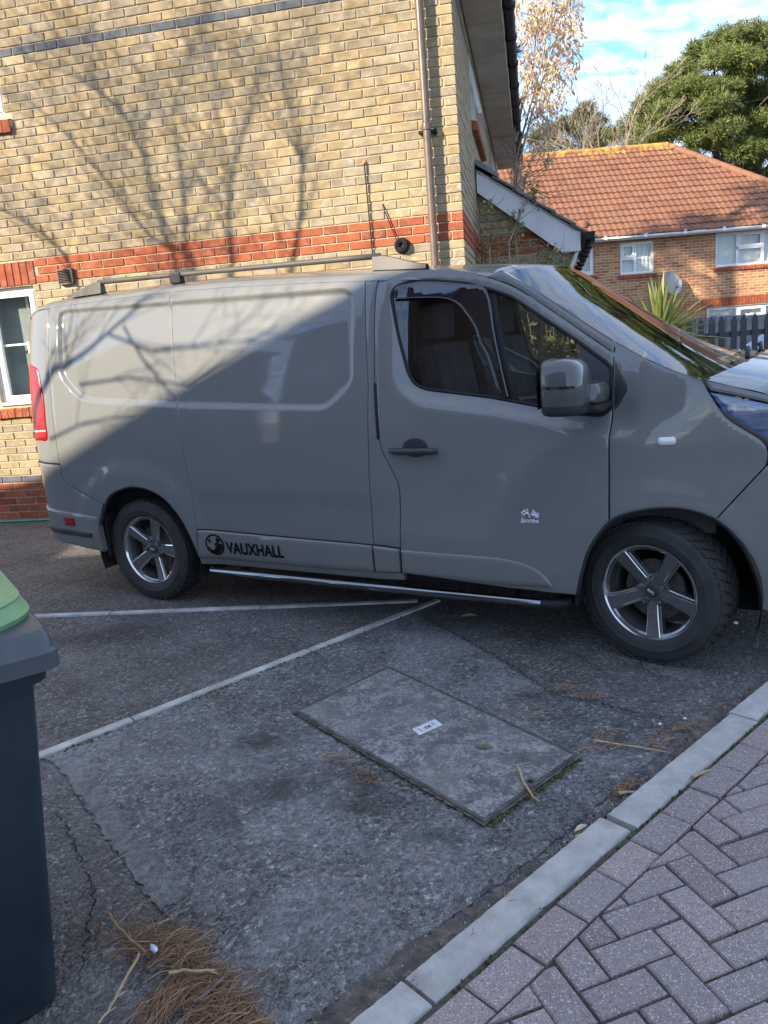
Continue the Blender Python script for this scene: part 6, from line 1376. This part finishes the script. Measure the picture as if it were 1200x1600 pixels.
for s in (-1,1):
    b=MB(); b.lathe([(.02,-.02),(.085,-.022),(.10,-.012),(.10,.012),(.085,.022),(.02,.02)],20,'Y',(.26,s*.21,.10)); b.build('wheel',M['rubber'],binr,True,auto=40)
b=MB(); b.box((-.20,-.262,.895),(.06,.05,.05)); b.build('lug',M['black_plastic'],binr)
# ---------------- pine needle litter
M['needle']=leafmat('dead_pine_needle',[(.12,.06,.035),(.27,.14,.075),(.46,.29,.16),(.18,.09,.05)],.7,.05)
def needle(b,x,y,z,az,L,w,rr,lift=0.):
    d=Vector((math.cos(az),math.sin(az),0)); s=Vector((-d.y,d.x,0)); p=Vector((x,y,z)); c=rr.uniform(-.10,.10)*L; m_=p+d*L*.5+s*c+Vector((0,0,lift*rr.random()+.002)); e=p+d*L+Vector((0,0,lift*rr.uniform(-.3,.8))); e.z=max(z*.6,e.z)
    a=rr.random(); up=Vector((0,0,w*.8))
    for q0,q1 in ((p,m_),(m_,e)): b.add([q0-s*w/2,q0+s*w/2,q1+s*w/2,q1-s*w/2,q0+up,q1+up],[(0,4,5,3),(4,1,2,5)],0,a)
def litter(name,label,regs,seed,parent=None):
    rr=random.Random(seed); b=MB()
    for (cx,cy,rx,ry,rot,n,z1,L0,L1,az0,azs) in regs:
        for k in range(n):
            a=rr.uniform(0,2*math.pi); q=rr.random()**.6; x,y=rx*q*math.cos(a),ry*q*math.sin(a); X=cx+x*math.cos(rot)-y*math.sin(rot); Y=cy+x*math.sin(rot)+y*math.cos(rot); L=rr.uniform(L0,L1); az=rr.gauss(az0,azs) if azs<2 else rr.uniform(0,6.28); needle(b,X-math.cos(az)*L/2,Y-math.sin(az)*L/2,.012+rr.random()*z1*(1-q*.8),az,L,rr.uniform(.0013,.0022),rr,.010)
    o=b.build(name,M['needle'],None,attr=True,recalc=False); tag(o,label,'pine needles',kind='stuff'); return o
litter('pine_needles','heap of dead brown pine needles on the asphalt beside the bin',[(-.69,1.79,.12,.055,-.25,150,.020,.05,.12,.25,.6),(-.59,1.71,.10,.05,-.6,110,.020,.05,.11,.2,.9),(-.51,1.59,.11,.065,-.9,240,.026,.05,.11,.5,.9),(-.44,1.50,.11,.06,-.9,330,.03,.05,.11,.6,1.),(-.62,1.60,.09,.05,.9,120,.012,.05,.10,1.3,.5),(-.72,1.82,.20,.11,-.3,70,.006,.04,.10,0,3),(-.50,1.60,.19,.13,-.8,70,.006,.04,.10,0,3)],1)
litter('pine_needles','scattered dead pine needles along the kerb and cover',[(.705,3.085,.04,.03,0,30,.008,.03,.06,0,3),(.74,2.64,.13,.05,.9,36,.004,.03,.07,0,3),(.736,2.328,.05,.025,.6,50,.010,.03,.07,.7,.6),(.98,2.62,.14,.05,.7,45,.008,.03,.08,0,3),(-.12,2.50,.10,.05,-.6,26,.003,.03,.07,0,3),(-.22,2.62,.12,.05,-.6,26,.003,.03,.07,0,3),(.80,3.0,.05,.03,0,20,.003,.03,.06,0,3),(.5,2.92,.10,.08,0,30,.003,.03,.06,0,3),(-.9,2.5,.3,.4,0,14,.002,.04,.09,0,3),(-.2,2.0,.5,.3,.3,22,.002,.04,.09,0,3),(.2,1.78,.4,.03,KA,60,.006,.03,.08,KA,.5),(.9,2.38,.5,.03,KA,60,.006,.03,.08,KA,.5),(.5,1.85,.4,.012,KA,60,.004,.03,.07,KA,.6),(.8,1.9,.3,.2,0,14,.020,.03,.06,0,3)],2)
# ---------------- twigs, leaves and scraps
M['twig']=plain('dead_twig',(.27,.17,.10),.9,nvar=.35,nscale=40,bump=.3); M['twig_pale']=plain('pale_twig',(.42,.30,.18),.85,nvar=.25,nscale=40); M['twig_dark']=plain('dark_twig',(.16,.12,.095),.9,nvar=.35,nscale=40,bump=.3)
def G(px,py,z=0):
    d=PMI.to_3x3()@Vector(((px-600)/FPX,-(py-800)/FPX,-1)); t=(z-CAMH)/d.z; return Vector((d.x*t,d.y*t,z))
def twig(pxs,r,mat,label,side=(),z=.016,n='twig'):
    P=[G(x,y,z) for x,y in pxs]; o=P[0].copy(); o.z=0; t=tag(empty(n,o),label,'twig','fallen twigs'); b=MB(); Q=[]
    for i in range(len(P)-1):
        for k in range(4): f=k/4; Q.append(P[i].lerp(P[i+1],f)-o+Vector((rr.uniform(-1,1),rr.uniform(-1,1),rr.uniform(0,1)))*r*.35)
    Q.append(P[-1]-o); b.tube(Q,[r*lerp(1.1,.7,i/(len(Q)-1)) for i in range(len(Q))],7); b.build('stem',M[mat],t,True,auto=60)
    for s in side:
        c=MB(); S=[G(x,y,z)-o for x,y in s]; c.tube(S,[r*.6]+[r*.4]*(len(S)-1),5); c.build('side_shoot',M[mat],t,True)
    return t
zx=lambda x,y,ox=130,oy=1380,s=4:(ox+x/s,oy+y/s)
twig([zx(155,195),zx(210,265),zx(300,355),zx(390,435)],.0048,'twig','brown twig running into the top left of the needle heap',[[zx(300,340),zx(275,290)]],.026)
twig([zx(352,445),zx(270,590),zx(200,720),zx(145,815),zx(95,876)],.0038,'twig_pale','long pale twig pointing down from the needle heap',[[zx(205,715),zx(270,672)],[zx(150,810),zx(205,775)]],.022)
twig([zx(540,562),zx(620,545),zx(720,552),zx(825,542)],.0042,'twig_pale','pale twig lying level across the needle heap',[[zx(780,550),zx(840,565)]],.038)
twig([zx(690,745),zx(770,690),zx(850,620),zx(905,560),zx(900,505)],.0048,'twig_dark','dark curved twig on the lower part of the needle heap',[],.036)
k1=lambda x,y:(900+x/4,1100+y/4)
twig([k1(112,230),k1(270,255),k1(400,272),k1(560,300)],.0045,'twig_pale','long thin twig on the asphalt between the cover and the kerb',[[k1(280,258),k1(215,285)],[k1(270,255),k1(335,240)]],.016)
twig([k1(725,455),k1(770,440),k1(838,412)],.0055,'twig_pale','short pale twig in the mossy gap behind the kerb',[],.036)
twig([k1(-5,830),k1(40,815),k1(90,795)],.0040,'twig_pale','short twig against the road side of the kerb',[],.02)
twig([(809,1197),(818,1222),(834,1246),(843,1252)],.0045,'twig_pale','bent twig lying over the corner of the concrete cover',[],.026)
twig([k1(600,165),k1(690,135),k1(745,120)],.0028,'twig','thin twig among the litter near the front wheel',[[k1(690,135),k1(740,180)],[k1(745,120),k1(680,60)]],.016)
twig([k1(265,560),k1(310,553),k1(368,552)],.006,'twig_pale','stubby pale twig in the needles by the kerb',[[k1(290,550),k1(275,510)]],.016)
def flatleaf(px,py,L,w,az,mat,label,z):
    o=G(px,py,0); t=tag(empty('fallen_leaf',o),label,'leaf'); b=MB(); d=Vector((math.cos(az),math.sin(az),0)); s=Vector((-d.y,d.x,0)); vs=[]
    for i in range(9):
        f=i/8; ww=w*math.sin(math.pi*min(1,f*.96+.02))**.8; c=d*L*(f-.5)+Vector((0,0,z+.006*math.sin(f*3))); vs+=[c-s*ww/2+Vector((0,0,.004)),c,c+s*ww/2+Vector((0,0,.005))]
    b.add(vs,[(3*i+j,3*i+j+1,3*i+4+j,3*i+3+j) for i in range(8) for j in (0,1)],0,.6); b.build('blade',mat,t,True,attr=True)
    b=MB(); b.tube([d*-L*.68+Vector((0,0,z)),d*-L*.45+Vector((0,0,z+.001)),d*L*.3+Vector((0,0,z+.006))],[.0012,.001,.0004],5); b.build('stalk',M['twig'],t,True)
flatleaf(757,1177,.062,.024,R_(-12),M['dull_green'],'green leaf lying on the concrete access cover',.022)
flatleaf(733,967,.085,.040,R_(-2),M['dry_leaf'],'pale yellow leaf on the asphalt below the van door',.014)
flatleaf(908,1304,.05,.018,R_(30),M['dry_leaf'],'small tan leaf beside the kerb joint',.018)
M['scrap']=plain('lilac_plastic',(.55,.57,.72),.35,nvar=.15,nscale=60); M['white_scrap']=plain('white_scrap',(.75,.75,.74),.7)
def scrap(px,py,r,mat,name,label,cat,z=.012,sq=(1,.7,.6)):
    o=G(px,py,0); b=MB(); bm=bmesh.new(); bmesh.ops.create_icosphere(bm,subdivisions=2,radius=r)
    for v in bm.verts: v.co=Vector((v.co.x*sq[0]*rr.uniform(.75,1.25),v.co.y*sq[1]*rr.uniform(.75,1.25),v.co.z*sq[2]))
    bm.verts.index_update(); b.add([v.co for v in bm.verts],[[v.index for v in f.verts] for f in bm.faces]); bm.free(); q=b.build(name,mat,None,False); q.location=(o.x,o.y,z+r*sq[2]*.8); q.rotation_euler=(0,0,rr.uniform(0,3)); tag(q,label,cat); return q
scrap(244,1503,.012,M['scrap'],'plastic_scrap','lilac scrap of plastic on the needle heap','litter',.035,(.7,1.3,.7))
scrap(1031,1137,.008,M['white_scrap'],'paper_scrap','larger white paper scrap near the kerb litter','litter',.012)
scrap(1021,1133,.007,M['twig_pale'],'cigarette_end','tan cigarette end beside the white paper scrap','litter',.012,(.8,.8,1.2))
scrap(1070,1128,.007,M['white_scrap'],'paper_scrap','smaller white paper scrap closest to the kerb joint','litter',.012)
scrap(1150,973,.010,M['white_scrap'],'white_pebble','white blob stuck on the front tyre edge','pebble',.0)
bpy.data.objects['white_pebble'].location=(G(1150,973,.2).x*.985,G(1150,973,.2).y*.985,.22)
# ---------------- loose grit
b=MB(); rg=random.Random(9)
for k in range(1500):
    px,py=rg.uniform(-40,1240),rg.uniform(950,1640); p=G(px,py,0)
    rel=(Vector((p.x,p.y))-K0).dot(kn)
    if rel>-.0: continue
    if 560<px<860 and 1080<py<1240 and rg.random()<.8: continue
    s=rg.uniform(.0014,.0038)*(1.3 if rg.random()<.1 else 1); c=Vector((p.x,p.y,.010+s*.4)); vs=[c+Vector((rg.uniform(-1,1),rg.uniform(-1,1),rg.uniform(.3,1)))*s for _ in range(3)]+[c+Vector((0,0,-s)),c+Vector((s,s*.4,0))]; b.add(vs,[(0,1,2),(0,1,3),(1,2,3),(2,0,3),(0,4,1)],0,rg.random())
for k in range(1300):
    a=rg.uniform(-.6,3.2); q=kp(a,-abs(rg.gauss(0,.05))); s=rg.uniform(.0015,.0042); c=Vector((q.x,q.y,.012+s*.4)); vs=[c+Vector((rg.uniform(-1,1),rg.uniform(-1,1),rg.uniform(.3,1)))*s for _ in range(3)]+[c+Vector((0,0,-s))]; b.add(vs,[(0,1,2),(0,1,3),(1,2,3),(2,0,3)],0,rg.random())
mm=NT('grit'); at_=mm.n('ShaderNodeAttribute',attribute_name='bv'); mm.set(Base_Color=mm.ramp(at_.outputs['Fac'],[(0,(.10,.10,.10)),(.5,(.22,.21,.20)),(.85,(.38,.36,.33)),(1,(.6,.6,.58))]),Roughness=.9); M['grit']=mm.mat
o=b.build('loose_grit',M['grit'],None,attr=True,recalc=True); tag(o,'loose pale grit scattered over the asphalt','grit',kind='stuff')
# ---------------- moss
mm=NT('moss'); g=mm.pos(); at_=mm.n('ShaderNodeAttribute',attribute_name='bv'); mm.set(Base_Color=mm.ramp(at_.outputs['Fac'],[(0,(.03,.038,.012)),(.6,(.065,.075,.02)),(1,(.13,.13,.035))]),Roughness=1.); mm.bump(mm.noise(g,400,3),.8,.003); M['moss']=mm.mat
def mossline(p0,p1,n,w,z,seed,rng=(.004,.010),prob=None):
    r=random.Random(seed); p0=Vector(p0);p1=Vector(p1); d=(p1-p0).normalized(); nr=Vector((-d.y,d.x))
    for k in range(n):
        t=r.random()
        if prob and r.random()>prob(t): continue
        c=p0.lerp(p1,t)+nr*r.gauss(0,w); s=r.uniform(*rng); a=r.random(); m=6; vs=[Vector((c.x,c.y,z+s*.75))]+[Vector((c.x+s*math.cos(2*math.pi*i/m)*r.uniform(.7,1.2),c.y+s*math.sin(2*math.pi*i/m)*r.uniform(.7,1.2),z-.002)) for i in range(m)]
        mid=[vs[0].lerp(v,.6)+Vector((0,0,s*.25)) for v in vs[1:]]; base=vs[1:]; allv=[vs[0]]+mid+base
        mb_.add(allv,[(0,1+i,1+(i+1)%m) for i in range(m)]+[(1+i,1+m+i,1+m+(i+1)%m,1+(i+1)%m) for i in range(m)],0,a)
mb_=MB()
mossline(kp(.87,KW+.018),kp(1.75,KW+.018),420,.007,.020,1,(.003,.009),lambda t:1 if t<.35 else .45); mossline(kp(.0,KW+.018),kp(.87,KW+.018),160,.007,.017,2,(.003,.007)); mossline(kp(1.7,KW+.016),kp(2.6,KW+.016),120,.006,.018,22,(.003,.007))
mossline((.626+.01,2.539-.01),(.238+.012,2.194-.012),170,.006,.008,3,(.003,.008)); mossline((-.443-.008,3.066),(.238-.008,2.194-.01),130,.006,.008,4,(.002,.006)); mossline((-.443,3.07),(-.039,3.455),110,.006,.008,5,(.002,.006))
mossline((-1.62,2.69),(.1,4.19),420,.016,.004,6,(.003,.009),lambda t:.9 if t<.2 or .4<t<.75 else .25)
for k in range(14):
    r=random.Random(100+k); i=r.randint(-3,6); j=r.randint(-4,3); a=PO+pu*(i*PW)+pv*(j*PW); mossline(a,a+(pu if r.random()<.5 else pv)*PW*2,40,.0015,.020,200+k,(.0015,.0035))
o=mb_.build('moss',M['moss'],None,True,attr=True,recalc=True); tag(o,'green moss in the joints of the kerb, cover and edging','moss',kind='stuff')
# ---------------- garden hose along the wall
hz=[HM@Vector((x,y,.014)) for x,y in ((-7.5,-.16),(-6.2,-.12),(-5.0,-.10),(-4.4,-.085),(-3.7,-.10),(-3.0,-.13),(-2.0,-.10),(-1.2,-.16))]; o0=Vector((hz[0].x,hz[0].y,0)); M['hose']=plain('green_hose',(.04,.30,.20),.4)
hs=tag(empty('garden_hose',o0),'thin green garden hose lying along the foot of the brick wall','hose'); b=MB(); b.tube([Vector(p)-o0 for p in cr([tuple(h) for h in hz],6)],.011,8); b.build('tube',M['hose'],hs,True)
# moss tuft on the gutter
tf=tag(empty('gutter_moss',HM@Vector((.44,3.2,4.66))),'tuft of grass and moss growing from the black gutter','moss',); b=MB(); r=random.Random(3)
for k in range(140): d=Vector((r.uniform(-.3,1),r.uniform(-1,1),r.uniform(-.3,1))); leaf(b,Vector((r.gauss(0,.03),r.gauss(0,.06),r.gauss(-.01,.03))),d,r.uniform(.06,.14),.008,r)
b.build('blades',M['dull_green'],tf,attr=True,recalc=False)
# dry leaves and bits caught on the cowl
lf_=tag(empty('cowl_leaves',(0,0,0)),'dry pale leaves caught between the windscreen and the bonnet','leaves'); lf_.matrix_world=van.matrix_basis; b=MB(); r=random.Random(14)
for k in range(34): leaf(b,(3.36+r.uniform(-.01,.09),r.uniform(-.55,.2),1.295+r.uniform(0,.025)),(r.uniform(-1,1),r.uniform(-1,1),r.uniform(-.1,.3)),r.uniform(.04,.09),r.uniform(.02,.04),r)
b.build('leaf_litter',M['dry_leaf'],lf_,attr=True,recalc=False)
